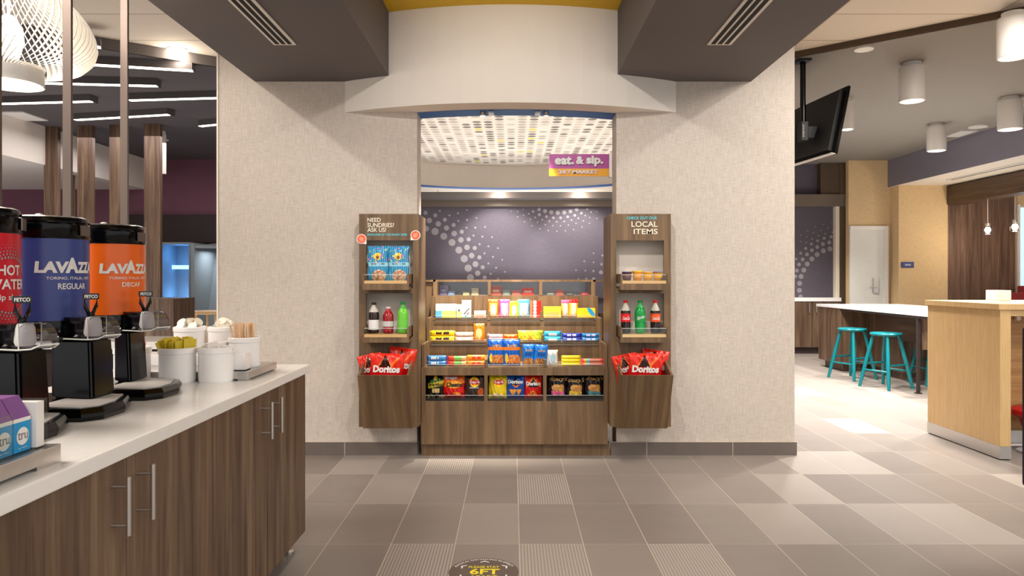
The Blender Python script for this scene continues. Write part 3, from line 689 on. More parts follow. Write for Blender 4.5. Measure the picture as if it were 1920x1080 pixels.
# small table in the left room
tx0, tx1, ty = px2x(352, 8.6), px2x(440, 8.6), 8.6
tz = py2z(583, 8.6)
t = thing('bistro_table', 'small table with a pale round-edged top at the left edge of the beige wall', 'table', ((tx0 + tx1) / 2, ty, 0))
b = MB(); b.lathe([(.26, -.03), (.28, -.02), (.28, -.003), (.275, 0)], ((tx0 + tx1) / 2, ty, tz), 40); b.build('tabletop', M['shelf_edge'], t, smooth=1)
for a in (.6, 2.2, 3.8, 5.4):
    c = Vector(((tx0 + tx1) / 2, ty, tz - .03)); d_ = Vector((math.cos(a), math.sin(a), 0))
    b = MB(); b.rod(c + d_ * .17, Vector((c.x, c.y, 0)) + d_ * .24, .016); b.build('leg', M['shelf_edge'], t)
b = MB(); b.box(px2x(180, 7.4), 7.4, 0, px2x(325, 7.4), 7.9, py2z(560, 7.4)); tag(b.build('low_cabinet', M['walnut']), 'low walnut cabinet behind the crocks, between counter and booths', 'cabinet')
b = MB(); b.box(px2x(-40, 5.2), 5.2, 0, px2x(303, 5.2), 5.6, py2z(641, 5.2) - .04); lw = b.build('side_counter', M['deep_brown']); tag(lw, 'low dark side counter with white top behind the coffee urns', 'counter')
b = MB(); b.box(px2x(-40, 5.15), 5.15, py2z(655, 5.15), px2x(304, 5.15), 5.65, py2z(641, 5.15), .003); b.build('worktop', M['quartz'], lw)
# ================================================================== COFFEE COUNTER
CT = .864; CX = -.949
b = MB(); b.box(-1.72, .25, CT - .038, CX, 3.37, CT, .004); wt = tag(b.build('worktop', M['quartz']), 'long white quartz worktop under the coffee urns', 'worktop')
for (ya, yb, lb) in ((.25, 1.285, 'walnut base cabinet under the near end of the coffee counter'), (1.285, 2.323, 'middle walnut base cabinet, with the nearest pair of bar handles'), (2.323, 3.361, 'far walnut base cabinet at the aisle end of the coffee counter')):
    t = thing('base_cabinet', lb, 'cabinet', (-1.32, (ya + yb) / 2, 0), 'walnut base cabinets of the coffee counter')
    b = MB(); b.box(-1.70, ya, .09, -.985, yb - .002, CT - .04); b.build('body', M['walnut'], t)
    b = MB(); b.box(-1.65, ya, 0, -1.05, yb - .06, .09); b.build('toe_kick', M['deep_brown'], t)
    ym = (ya + yb) / 2
    for k, (p, q) in enumerate(((ya, ym), (ym, yb))):
        b = MB(); b.box(-.984, p + .0015, .09, -.965, q - .0015, CT - .042, .001); dr = b.build('door', M['walnut'], t)
        hy = q - .066 if k == 0 else p + .052
        b = MB(); b.rod((-.925, hy, .648), (-.925, hy, .79), .0062, 12)
        for z in (.672, .766): b.rod((-.965, hy, z), (-.925, hy, z), .004, 10)
        b.build('handle', M['steel'], dr, smooth=1)
    if yb > 3.3:
        b = MB(); b.cyl((-1.03, yb - .04, 0), .022, .01, 16); b.cyl((-1.03, yb - .04, .01), .011, .08, 12); b.build('levelling_foot', M['steel'], t, smooth=1)
# ---- urns
def urn(cy, xr, mat, label, head, ang, dots=True, face=-.52):
    cx = -1.45; R = .114; z0 = CT
    t = thing('coffee_urn', label, 'drink dispenser', (cx, cy, z0), 'drink dispensers on the counter')
    # base with drip plate
    def W(dx, dy, z): return Vector((dx, cy + dy, z))
    base = [(-1.205, -.235), (-1.165, -.19), (-1.163, -.08), (-1.20, .02), (-1.30, .07), (-1.56, .07), (-1.57, -.12), (-1.42, -.235)]
    b = MB(); lo = [W(x, y, z0) for x, y in base]; n = len(base); cxm = -1.36
    rings = [[b.b.verts.new(W(cxm + (x - cxm) * s_, -.05 + (y + .05) * s_, z0 + zz)) for x, y in base] for s_, zz in ((.97, 0.0), (1.0, .012), (1.0, .022), (.95, .036))]
    for a_, c_ in zip(rings, rings[1:]):
        for i in range(n): b.b.faces.new((a_[i], a_[(i + 1) % n], c_[(i + 1) % n], c_[i]))
    b.b.faces.new(rings[0][::-1]); b.b.faces.new(rings[-1]); bs = b.build('stand_base', M['black'], t)
    b = MB(); b.prism([W(x, y, z0 + .0362) for x, y in ((-1.225, -.21), (-1.19, -.17), (-1.19, -.09), (-1.23, .03), (-1.36, .03), (-1.36, -.20))], (0, 0, .002)); b.build('drip_plate', M['drip'], bs)
    b = MB()
    p0 = [(-1.41, -.05), (xr, -.08), (xr, .05), (-1.43, .07)]; p1 = [(-1.41, -.05), (xr - .012, -.07), (xr - .012, .05), (-1.432, .07)]
    a_ = [b.b.verts.new(W(x, y, z0 + .03)) for x, y in p0]; c_ = [b.b.verts.new(W(x, y, 1.085)) for x, y in p1]
    for i in range(4): b.b.faces.new((a_[i], a_[(i + 1) % 4], c_[(i + 1) % 4], c_[i]))
    b.b.faces.new(a_[::-1]); b.b.faces.new(c_)
    bmesh.ops.bevel(b.b, geom=b.b.edges[:], offset=.012, segments=3, affect='EDGES'); b.build('stand_column', M['black'], t, smooth=1)
    C = (cx, cy, 0)
    b = MB(); b.lathe([(R * .9, 1.075), (R + .004, 1.082), (R + .004, 1.09), (R, 1.095), (R, 1.139)], C, 56); b.build('lower_band', M['black'], t, smooth=1)
    b = MB(); b.lathe([(R, 1.139), (R, 1.387)], C, 64); bd = b.build('label_wrap', mat, t, smooth=1); bd['label'] = {'orange': 'orange printed wrap', 'navy': 'dark blue printed wrap', 'red': 'red printed wrap'}[head[0]]
    b = MB(); b.lathe([(R, 1.387), (R + .003, 1.391), (R + .003, 1.431), (R - .002, 1.435), (R + .001, 1.441), (R - .002, 1.452), (R - .014, 1.457), (0, 1.457)], C, 56); lid = b.build('lid', M['black'], t, smooth=1)
    b = MB(); b.lathe([(.012, 1.457), (.01, 1.464), (0, 1.466)], (cx - .0, cy - .04, 0), 14); b.build('lid_knob', M['white'], lid, smooth=1)
    b = MB(); a0 = ang + .42
    q = Matrix.Rotation(a0, 4, 'Z'); 
    for pts in ([(R + .0045, -.022, 1.398), (R + .0045, .022, 1.398), (R + .0045, .022, 1.43), (R + .0045, -.022, 1.43)],): b.prism([Vector((cx, cy, 0)) + q @ Vector(p) for p in pts], q @ Vector((.004, 0, 0)))
    b.build('latch', M['bronze'], lid)
    def mp(s, z): a = ang + s / R; return Vector((cx + (R + .0015) * math.cos(a), cy + (R + .0015) * math.sin(a), z))
    for s_, rect, mt, bold, sl in head[1]:
        lettering(s_, rect, mp, M[mt], bd, bold, slant=sl)
    b = MB()
    arcs = [(.088, 1.125, .048 + .0085 * k, 95, 178, .0021 - .0003 * k) for k in range(5)] if head[0] != 'red' else [(-.01, 1.245, .078 + .0085 * k, 15, 165, .0034 - .0006 * k) for k in range(5)] + [(-.01, 1.245, .070 + .0085 * k, 200, 340, .0034 - .0006 * k) for k in range(4)]
    for k, (s0, zc, rd, a0_, a1_, r) in enumerate(arcs):
        n_ = int(rd * math.radians(a1_ - a0_) / .0095)
        for q_i in range(n_):
            a = math.radians(a0_ + (a1_ - a0_) * (q_i + .5 * (k % 2)) / n_); s_, zz = s0 + rd * math.cos(a), zc + rd * math.sin(a)
            if not 1.142 < zz < 1.384: continue
            b.poly([mp(s_ + r * math.cos(2 * PI * i / 10), zz + r * math.sin(2 * PI * i / 10)) for i in range(10)])
    b.build('dot_print', M[head[2]], bd, smooth='keep')
    # tap: arm, grey block, black lever with name plate, clear guard
    q = Matrix.Translation((cx, cy, 0)) @ Matrix.Rotation(face, 4, 'Z')
    def T(x, y, z): return q @ Vector((x, y, z))
    def lb(mb, x0, y0, z0_, x1, y1, z1, bev=.004):
        k = len(mb.b.verts); mb.box(x0, y0, z0_, x1, y1, z1, bev); mb.b.verts.ensure_lookup_table()
        for v in mb.b.verts[k:]: v.co = q @ v.co
    b = MB(); lb(b, .105, -.02, 1.098, .20, .02, 1.135); lb(b, .12, -.03, 1.13, .20, .03, 1.15); tp = b.build('tap', M['black'], t, smooth=1)
    b = MB(); b.lathe([(.021, 1.094), (.025, 1.104), (.022, 1.14), (.018, 1.15)], T(.21, 0, 0), 24); lb(b, .16, -.012, 1.10, .21, .012, 1.125); b.build('tap_body', M['grey'], tp, smooth=1)
    b = MB(); dz = Vector((0, 0, 1))
    ctr = T(.20, 0, 1.138)
    side = (q.to_3x3() @ Vector((0, 1, 0)))
    path = [ctr + dz * .0, ctr + dz * .02 + side * .004, ctr + dz * .045 + side * .018, ctr + dz * .075 + side * .021, ctr + dz * .075 - side * .021, ctr + dz * .045 - side * .018, ctr + dz * .02 - side * .004, ctr]
    b.tube(path, .0055, 8); b.rod(ctr - dz * .01, ctr + dz * .025, .011, 12); hd = b.build('tap_lever', M['black'], tp, smooth=1)
    vr = Vector((.84, .54, 0)); fr = Vector((.54, -.84, 0)) # plate turned to the aisle
    b = MB(); c0 = ctr + dz * .066
    b.prism([c0 - vr * .021, c0 + vr * .021, c0 + vr * .021 + dz * .018, c0 - vr * .021 + dz * .018], fr * .022); pl = b.build('name_plate', M['black_matte'], hd)
    lettering('FETCO', (-.017, .004, .017, .014), lambda x, z: c0 + fr * .0228 + vr * x + dz * z, M['white'], pl, .03)
    b = MB(); pr = [(.0, 1.086), (.045, 1.088), (.068, 1.098), (.070, 1.118), (.05, 1.148), (.02, 1.158), (0, 1.15)]
    ring_ = []
    for sgn in (-1, 1):
        ring_.append([b.b.verts.new(T(.228 + x, sgn * .03, z)) for x, z in pr])
    for i in range(len(pr) - 1): b.b.faces.new((ring_[0][i], ring_[0][i + 1], ring_[1][i + 1], ring_[1][i]))
    for r_ in ring_: b.b.faces.new(r_)
    bmesh.ops.bevel(b.b, geom=b.b.edges[:], offset=.006, segments=2, affect='EDGES')
    gd = b.build('splash_guard', M['guard'], tp, smooth=1)
    b = MB(); b.tube([T(.228, -.03, 1.087), T(.228, -.03, 1.152), T(.228, .03, 1.152), T(.228, .03, 1.087)], .002, 6); b.tube([T(.12, -.03, 1.085), T(.228, -.031, 1.086), T(.275, -.031, 1.09), T(.297, -.025, 1.10), T(.298, .025, 1.10), T(.275, .031, 1.09), T(.12, .03, 1.085)], .0022, 6)
    b.build('guard_rim', M['acryl_edge'], gd, smooth=1)
    return t
LAV = lambda a: [('LAV', (a, 1.283, a + .088, 1.318), 'silver', .055, .03), ('A', (a + .080, 1.283, a + .122, 1.330), 'silver', .06, 0), ('ZZA', (a + .118, 1.283, a + .19, 1.318), 'silver', .055, .0), ('TORINO, ITALIA, 1895', (a + .03, 1.262, a + .17, 1.272), 'silver', .01, 0)]
urn(2.60, -1.335, M['orange'], 'orange coffee urn lettered DECAF, farthest of the three', ('orange', LAV(-.095) + [('DECAF', (-.025, 1.237, .045, 1.253), 'silver', .02, 0)], 'red'), -.52, face=-.50)
urn(2.25, -1.262, M['navy'], 'blue coffee urn lettered REGULAR, middle of the three', ('navy', LAV(-.095) + [('REGULAR', (-.035, 1.234, .055, 1.252), 'silver', .02, 0)], 'panel_dot'), -.46, face=-.42)
urn(1.93, -1.262, M['red'], 'red urn lettered HOT WATER at the left edge', ('red', [('HOT', (-.045, 1.275, .03, 1.303), 'silver', .025, 0), ('WATER', (-.075, 1.238, .06, 1.265), 'silver', .025, 0), ('sip slowly', (-.05, 1.205, .05, 1.225), 'silver', .015, 0)], 'panel_dot'), -.02, face=-.36)
# ---- steel platform, crocks, packets
b = MB(); b.box(-1.62, 2.83, CT + .006, -1.037, 3.175, CT + .035, .002)
for (x, y) in ((-1.06, 2.85), (-1.06, 3.15), (-1.6, 2.85), (-1.6, 3.15)): b.box(x - .02, y - .015, CT, x + .02, y + .015, CT + .008)
tag(b.build('steel_riser', M['steel']), 'brushed steel riser tray holding the crocks at the far end of the counter', 'riser tray')
ZR = CT + .035
def crock(x, y, z, r, h, label):
    b = MB(); b.lathe([(r * .90, 0), (r * .94, .004), (r * .95, .01), (r * .96, h * .82), (r, h * .84), (r, h - .003), (r - .003, h), (r - .007, h - .002), (r - .008, .01), (0, .008)], (x, y, z), 44)
    return tag(b.build('ceramic_crock', M['ceramic'], smooth=1), label, 'crock', 'white ceramic crocks by the coffee urns')
crock(-1.30, 2.80, CT, .070, .135, 'white crock filled with yellow sweetener packets, in front')
crock(-1.158, 2.82, CT, .068, .135, 'white crock holding white packets, nearest the counter front')
crock(-1.475, 2.80, CT, .068, .135, 'white crock of pink packets half hidden behind the orange urn')
crock(-1.11, 2.99, ZR, .066, .125, 'white crock full of wooden stirrers on the steel riser')
crock(-1.245, 3.11, ZR + .045, .066, .115, 'white back crock of creamer cups next to the stirrers')
crock(-1.385, 3.10, ZR + .045, .068, .115, 'white back crock of pale creamer cups behind the yellow packets')
def tray(x0, y0, x1, y1, z0, z1, label):
    b = MB(); b.box(x0, y0, z0, x1, y1, z0 + .004); w_ = .005
    b.box(x0, y0, z0, x1, y0 + w_, z1); b.box(x0, y1 - w_, z0, x1, y1, z1); b.box(x0, y0 + w_, z0, x0 + w_, y1 - w_, z1); b.box(x1 - w_, y0 + w_, z0, x1, y1 - w_, z1)
    tag(b.build('condiment_box', M['ceramic']), label, 'box', 'small white boxes on the steel riser')
b = MB(); b.box(-1.60, 3.03, ZR, -1.18, 3.172, ZR + .045, .002); tag(b.build('step_block', M['ceramic']), 'low white step under the two back crocks', 'riser')
tray(-1.24, 2.90, -1.175, 3.02, ZR, ZR + .105, 'white square box between the yellow packets and the stirrers')
tray(-1.13, 2.86, -1.06, 2.92, ZR, ZR + .07, 'small white square box in front of the stirrer crock')
def packets(x, y, z, r, n, mat, w_, h_, name, label, grp, up=.05, spread=.3, seed=1, fan=0):
    rr = random.Random(seed); proto = None
    for k in range(n):
        if proto is None:
            b = MB(); b.box(-w_ / 2, -.0016, 0, w_ / 2, .0016, h_, .0008); o = b.build(name, mat, local=True); proto = o
        else: o = proto.copy(); COL.objects.link(o)
        tag(o, label, 'packet' if w_ > .01 else 'stirrer', grp)
        if fan: xx = x + (k / (n - 1) - .5) * r * 1.3; yy = y + (rr.random() - .5) * r * .7; rot = (rr.uniform(-.2, .1), -.42 + .5 * (k / (n - 1)) + .15 * rr.random(), rr.uniform(.9, 1.4))
        else:
            a = rr.random() * 2 * PI; q = r * math.sqrt(rr.random()) * .62; xx, yy = x + q * math.cos(a), y + q * math.sin(a); rot = (rr.uniform(-spread, spread), rr.uniform(-spread, spread), rr.random() * PI) if name != 'wooden_stirrer' else (rr.uniform(-.06, .06), -.22 + .25 * rr.random(), rr.uniform(-.4, .4))
        o.location = (xx, yy, z + up * rr.uniform(.9, 1.1)); o.rotation_euler = rot
packets(-1.30, 2.80, CT, .070, 34, M['gold'], .036, .068, 'sweetener_packet', 'yellow paper sweetener packet standing in the front white crock', 'yellow sweetener packets in the crock', .098, .2, 2, 1)
packets(-1.158, 2.82, CT, .062, 12, M['paper'], .05, .06, 'sugar_packet', 'white paper sugar packet in the crock nearest the counter front', 'white packets in the crock', .078, .45, 3)
packets(-1.475, 2.80, CT, .062, 12, M['pinkp'], .045, .06, 'pink_packet', 'pink sweetener packet in the crock behind the orange urn', 'pink packets in the crock', .10, .35, 4)
packets(-1.11, 2.99, ZR, .060, 30, M['pine'], .0085, .15, 'wooden_stirrer', 'flat wooden coffee stirrer leaning in its white crock', 'wooden stirrers in the crock', .03, .12, 5, 0)
def creamers(x, y, z, r, n, label, grp, seed):
    rr = random.Random(seed); proto = None
    for k in range(n):
        if proto is None:
            b = MB(); b.lathe([(.012, 0), (.016, .022), (.019, .024), (.019, .0255), (0, .0255)], (0, 0, 0), 16); o = b.build('creamer_cup', M['cream'], local=True, smooth=1); proto = o
        else: o = proto.copy(); COL.objects.link(o)
        tag(o, label, 'creamer', grp); a = k * 2.4; q = r * .62 * math.sqrt((k % 9) / 9)
        o.location = (x + q * math.cos(a), y + q * math.sin(a), z + (0 if k < 9 else .017) + rr.random() * .012); o.rotation_euler = (rr.uniform(-.9, .9), rr.uniform(-.9, .9), rr.random() * 6)
creamers(-1.385, 3.10, ZR + .045 + .095, .062, 14, 'pale creamer cup in the back crock behind the yellow packets', 'creamer cups in the left back crock', 3)
creamers(-1.245, 3.11, ZR + .045 + .095, .060, 14, 'foil-lidded creamer cup in the back crock next to the stirrers', 'creamer cups in the right back crock', 9)
# ---- tea boxes in an acrylic holder at the near left
b = MB(); b.box(-1.35, 1.05, CT + .008, -.995, 1.59, CT + .040, .002)
for yy in (1.09, 1.55): b.box(-1.33, yy - .04, CT, -.995, yy + .04, CT + .010)
tag(b.build('steel_riser', M['steel']), 'brushed steel riser under the tea boxes at the lower left', 'riser tray')
ZT = CT + .040
th = thing('acrylic_holder', 'clear acrylic holder around the tea boxes at the lower left', 'holder', (-1.1, 1.3, ZT))
b = MB()
b.box(-1.20, 1.12, ZT, -1.01, 1.565, ZT + .003); b.build('base_sheet', M['acryl'], th)
for (x0, y0, x1, y1, h) in ((-1.012, 1.12, -1.009, 1.46, .09), (-1.20, 1.562, -1.009, 1.565, .105), (-1.20, 1.12, -1.009, 1.123, .105)):
    b = MB(); b.box(x0, y0, ZT, x1, y1, ZT + h); b.build('side_sheet', M['acryl'], th)
b = MB(); b.box(-1.20, 1.535, ZT + .004, -1.013, 1.56, ZT + .10); tag(b.build('white_card_pack', M['white']), 'white pack beside the last purple and blue tea box', 'box')
for k, ya in enumerate((1.475, 1.42, 1.365, 1.31)):
    h = .125; y1 = ya + .052
    t = thing('tea_box', ['purple and blue tea box, rightmost in the acrylic holder', 'second purple and blue tea box, behind the clear front sheet', 'third tea box from the right in the acrylic holder, at the picture edge', 'tea box farthest to the left in the acrylic holder'][k], 'tea box', (-1.08, ya + .026, ZT + .004), 'purple and blue tea boxes')
    b = MB(); b.box(-1.15, ya, ZT + .004, -1.02, y1, ZT + .004 + .062); b.mi = 1; b.box(-1.15, ya, ZT + .066, -1.02, y1, ZT + .074)
    b.mi = 2
    b.prism([(-1.02, ya, ZT + .074), (-1.02, y1, ZT + .074), (-1.045, y1, ZT + .117), (-1.045, ya, ZT + .117)], (-.10, 0, 0)); b.build('carton', [mk('sky_blue_card', (20, 150, 210), .5), M['white'], mk('purple_card', (124, 74, 142), .5)] if k == 0 else bpy.data.objects['carton'].data.materials[:], t)
    b = MB(); b.disc((-1.0195, ya + .027, ZT + .036), .0185, 28, 'X'); lg = b.build('round_emblem', M['white'], t, smooth='keep')
    mpx = lambda s_, z: Vector((-1.0188, s_, z))
    b = MB(); letter_mb(b, 'tru', (ya + .012, ZT + .029, ya + .042, ZT + .045), mpx, 0); b.mi = 1; letter_mb(b, 'by Hilton', (ya + .014, ZT + .010, ya + .040, ZT + .014), mpx, .01)
    b.build('lettering', [M['violet'], M['white']], lg, smooth='keep')
# ================================================================== SIDE PODS
def quad_panel(mb, a, b_, c, d_, th): # four corners + thickness vector
    mb.prism([a, b_, c, d_], th)
def pod(x_in, x_out, label, sgn):
    """x_in: edge by the opening, x_out: outer edge; sgn +1 right pod, -1 left"""
    YF = 4.98; z0, z1 = .238, 1.708
    xa, xb = sorted((x_in, x_out))
    t = thing('wall_display_rack', label, 'display rack', ((xa + xb) / 2, 5.07, z0))
    wi_, wo = .040, .048
    win0, win1 = (xa + (wo if sgn < 0 else wi_), xb - (wi_ if sgn < 0 else wo))
    b = MB(); b.box(xa, YF, z0, win0, YF + .03, z1); b.box(win1, YF, z0, xb, YF + .03, z1); b.box(win0, YF, 1.525, win1, YF + .03, z1); b.box(win0, YF, z0, win1, YF + .03, .86); b.box(win0, YF, 1.16, win1, YF + .03, 1.195)
    b.build('face_frame', M['unit_wood'], t)
    # side panels: the inner one runs back along the wall's end
    e = .0015
    b = MB()
    if sgn < 0: b.box(x_in - .03, YF + .03, z0, x_in, YB, z1); 
    else: b.box(x_in, YF + .03, z0, x_in + .03, YB, z1)
    b.build('inner_side_panel', M['unit_wood'], t)
    b = MB()
    if sgn < 0: b.box(x_out, YF + .03, z0, x_out + .018, YW - e, z1)
    else: b.box(x_out - .018, YF + .03, z0, x_out, YW - e, z1)
    xs0, xs1 = (x_out + .018, x_in - .03) if sgn < 0 else (x_in + .03, x_out - .018)
    b.box(xs0, YF + .03, z1 - .018, xs1, YW - e, z1); b.box(xs0, YF + .03, z0, xs1, YW - e, z0 + .018)
    b.build('carcass', M['unit_wood'], t)
    b = MB(); b.box(xs0, YW - .012, .86, xs1, YW - e, 1.69); b.build('backing_board', M['white_wall'], t)
    for (zs, zb_, nm) in ((1.248, 1.185, 'upper'), (.888, .832, 'lower')):
        tx0, tx1, yf = (win0 + .004, win1 - .008, 4.84) if sgn < 0 else (win0 + .008, win1 - .001, 4.84)
        b = MB()
        b.box(tx0, yf, zb_, tx1, yf + .015, zs - .020)                                    # front lip
        b.box(tx0, yf, zs - .02, tx0 + .012, YF + .1, zs + .045); b.box(tx1 - .012, yf, zs - .02, tx1, YF + .1, zs + .045)
        b.box(tx0, yf + .015, zb_, tx1, YF + .12, zb_ + .02); tr = b.build('shelf_tray', M['unit_wood'], t)
        b = MB(); b.box(tx0 + .012, yf + .003, zs - .022, tx1 - .012, YF + .12, zs); b.build('shelf_board', M['shelf_edge'], tr)
        b = MB(); b.box(tx0 + .012, yf + .002, zs, tx1 - .012, yf + .005, zs + .040); b.build('clear_front', M['acryl'], tr)
        b = MB(); b.box(tx0 + .012, yf + .0015, zs + .0385, tx1 - .012, yf + .0055, zs + .041); b.build('clear_front_edge', M['acryl_edge'], tr)
    # bin
    bx0, bx1 = (win0 - .008, win1 + .006) if sgn < 0 else (win0 - .004, win1 + .012)
    yt, yb2, zt, zb2, zk = 4.735, 4.93, .627, z0, .712; th = .014
    b = MB(); quad_panel(b, (bx0, yb2, zb2), (bx0, yt, zt), (bx0, yt + th, zt), (bx0, yb2 + th, zb2), (bx1 - bx0, 0, 0))
    bn = b.build('bin_front', M['bin_wood'], t)
    for (xx) in (bx0, bx1 - th):
        b = MB(); b.prism([(xx, yb2 + th, zb2), (xx, yt + th, zt), (xx, YF - .001, zk), (xx, YF - .001, zb2)], (th, 0, 0)); b.build('bin_side', M['unit_wood'], t)
    b = MB(); b.box(bx0 + th, yb2 - .01, zb2 + .02, bx1 - th, YF - .001, zb2 + .035); b.build('bin_floor', M['unit_wood'], t)
    return t, win0, win1, bx0, bx1
tL, wl0, wl1, bl0, bl1 = pod(-.648, -1.060, 'left wooden wall rack lettered NEED SUNDRIES? ASK US!', -1)
tR, wr0, wr1, br0, br1 = pod(.677, 1.093, 'right wooden wall rack lettered LOCAL ITEMS', 1)
YT = 4.9785
fp = lambda x, z: Vector((x, YT, z))
def ptext(s, px0, py0, px1, py1, mat, par, bold=.012): lettering(s, (px2x(px0, 4.98), py2z(py1, 4.98), px2x(px1, 4.98), py2z(py0, 4.98)), fp, mat, par, bold)
ptext('NEED', 689, 408.5, 714, 416, M['cream_ink'], tL); ptext('SUNDRIES?', 689, 418, 739, 426, M['cream_ink'], tL); ptext('ASK US!', 689, 427, 724, 435, M['cream_ink'], tL)
ptext('PURCHASE AT THE FRONT DESK', 689, 438, 764, 442, M['cyan_ink'], tL, .03)
ptext('CHECK OUT OUR', 1175, 406, 1232, 411.5, M['cyan_ink'], tR, .03); ptext('LOCAL', 1184, 415, 1233, 425.5, M['cream_ink'], tR); ptext('ITEMS', 1188, 429, 1233, 439, M['cream_ink'], tR)
for px, py, lb, tp in ((678, 448, 'round orange sticker on the left edge of the left rack', -.9), (779, 441, 'round orange sticker at the right corner of the left rack header', .9)):
    c = P(px, py, 4.974); t = thing('round_sticker', lb, 'sticker', c)
    b = MB(); b.lathe([(.034, 0), (.034, .003)], c, 32, 'Y')
    s2 = 1 if px < 700 else -1
    b.prism([(c.x + s2 * .010, c.y + .0005, c.z - .033), (c.x + s2 * .034, c.y + .0005, c.z - .036), (c.x + s2 * .033, c.y + .0005, c.z - .01)], (0, .002, 0)); bs = b.build('white_backing', M['white'], t)
    b = MB(); b.lathe([(.029, -.001), (.029, 0)], c, 32, 'Y'); ds = b.build('orange_disc', M['sticker'], t)
    an = .7 if px < 700 else -.8; b = MB()
    m_ = lambda x, z: Vector((c.x + x * math.cos(an) - z * math.sin(an), c.y - .0016, c.z + x * math.sin(an) + z * math.cos(an)))
    for row, (wd, n_) in enumerate(((.014, 3), (.030, 5), (.032, 5), (.018, 3))):
        for q in range(n_):
            x0_ = -wd / 2 + wd * q / n_; z0_ = .012 - row * .0095
            b.poly([m_(x0_, z0_), m_(x0_ + wd / n_ * .7, z0_), m_(x0_ + wd / n_ * .7, z0_ + .004), m_(x0_, z0_ + .004)])
    b.build('printed_marks', M['cream_ink'], ds, smooth='keep')
# ================================================================== STEPPED MARKET SHELVES
UX0, UX1 = -.644, .673
DV = (-.188, .228)
Y1, Y3, Y4, Y5, Y6 = 5.10, 5.45, 5.70, 5.85, 6.12
Z2, Z3, Z4, Z5, ZT5 = .636, .782, .951, 1.118, 1.250
mu = thing('market_shelf_unit', 'stepped wooden snack shelf unit filling the wall opening', 'shelf unit', ((UX0 + UX1) / 2, 5.5, 0))
b = MB(); b.box(UX0 - .004, 5.14, 0, UX1 + .02, 5.6, .088); b.build('plinth', M['unit_wood'], mu)
b = MB(); b.box(UX0, Y1, .09, UX1, Y1 + .02, .395); b.build('front_panel', M['unit_wood'], mu)
b = MB(); b.box(UX0, Y1, .577, UX1, Y1 + .02, Z2 - .004); b.box(UX0, Y1, .395, UX0 + .028, Y1 + .02, .577); b.box(UX1 - .028, Y1, .395, UX1, Y1 + .02, .577)
for d_ in DV: b.box(d_ - .012, Y1, .395, d_ + .012, Y1 + .02, .577)
b.build('face_frame', M['unit_wood'], mu)
for (x0, x1) in ((UX0, UX0 + .018), (UX1 - .018, UX1)):
    b = MB(); b.prism([(x0, Y1 + .02, .09), (x0, Y1 + .02, Z3 + .012), (x0, Y3 - .03, Z3 + .012), (x0, Y3 - .03, Z4 + .012), (x0, Y4 - .02, Z4 + .012), (x0, Y4 - .02, Z5), (x0, Y5, Z5), (x0, Y5, ZT5), (x0, Y6, ZT5), (x0, Y6, .09)], (x1 - x0, 0, 0)); b.build('side_panel', M['unit_wood'], mu)
b = MB()
b.box(UX0 + .018, Y3 + .004, Z2, UX1 - .018, Y3 + .02, Z3 - .019); b.box(UX0 + .018, Y4 + .004, Z3, UX1 - .018, Y4 + .02, Z4 - .019); b.box(UX0 + .018, Y5, Z4, UX1 - .018, Y5 + .015, Z5 + .004); b.box(UX0 + .018, 5.40, .40, UX1 - .018, 5.42, .60)
b.build('back_panel', M['unit_wood'], mu)
b = MB(); b.box(UX0 + .018, Y1 + .02, .385, UX1 - .018, 5.40, .403); b.build('shelf', M['deep_brown'], mu)
b = MB(); b.box(UX0 + .018, Y1 + .02, Z2 - .018, UX1 - .018, Y3 + .02, Z2); b.build('shelf', M['unit_wood'], mu)
b = MB(); b.box(UX0 + .018, Y3, Z3 - .018, UX1 - .018, Y4 + .02, Z3); b.build('shelf', M['unit_wood'], mu)
b = MB(); b.box(UX0 + .018, Y4, Z4 - .018, UX1 - .018, Y5, Z4); b.build('shelf', M['unit_wood'], mu)
b = MB(); b.box(UX0 + .018, Y5 + .015, Z5 - .014, UX1 - .018, Y6, Z5 + .004); b.build('shelf', M['unit_wood'], mu)
b = MB(); b.box(px2x(798, Y5), Y5 + .02, .10, UX0 - .002, Y5 + .05, ZT5 - .017); b.box(UX1 + .002, Y5 + .02, .10, .76, Y5 + .05, Z4 + .03); b.build('wing_panel', M['unit_wood'], mu)
b = MB(); b.box(px2x(797, Y5), Y5, ZT5 - .016, .76, Y5 + .03, ZT5); b.box(UX0, Y6 - .03, ZT5 - .016, UX1, Y6, ZT5); b.box(UX0, Y5 + .03, ZT5 - .016, UX0 + .02, Y6 - .03, ZT5); b.box(UX1 - .02, Y5 + .03, ZT5 - .016, UX1, Y6 - .03, ZT5); b.box(UX0 + .018, Y5, Z5 + .004, UX0 + .035, Y5 + .02, ZT5 - .016); b.box(UX1 - .035, Y5, Z5 + .004, UX1 - .018, Y5 + .02, ZT5 - .016)
for d_ in DV: b.box(d_ - .012, Y5, Z5, d_ + .012, Y6 - .02, ZT5 - .016)
b.build('top_frame', M['unit_wood'], mu)
for d_ in DV:   # dividers poke forward as low fins on every tier
    b = MB(); b.box(d_ - .009, Y1 + .005, Z2, d_ + .009, Y3, Z2 + .05); b.box(d_ - .009, Y3, Z3, d_ + .009, Y4, Z3 + .05); b.box(d_ - .009, Y4, Z4, d_ + .009, Y5, Z4 + .05); b.build('divider', M['unit_wood'], mu)
edges = [UX0 + .018, DV[0], DV[1], UX1 - .018]
for (yy, zz, hh) in ((Y1 + .006, Z2 - .004, .022), (Y3 - .004, Z3 - .016, .032), (Y4 - .004, Z4 - .02, .040), (Y1 - .003, .398, .040)):
    for k in range(3):
        a_, c_ = edges[k] + .011, edges[k + 1] - .011
        b = MB(); b.box(a_, yy, zz, c_, yy + .003, zz + hh); rl = b.build('clear_guard', M['acryl'], mu)
        b = MB(); b.box(a_, yy - .0005, zz + hh - .002, c_, yy + .0035, zz + hh); b.build('guard_edge', M['acryl_edge'], rl)
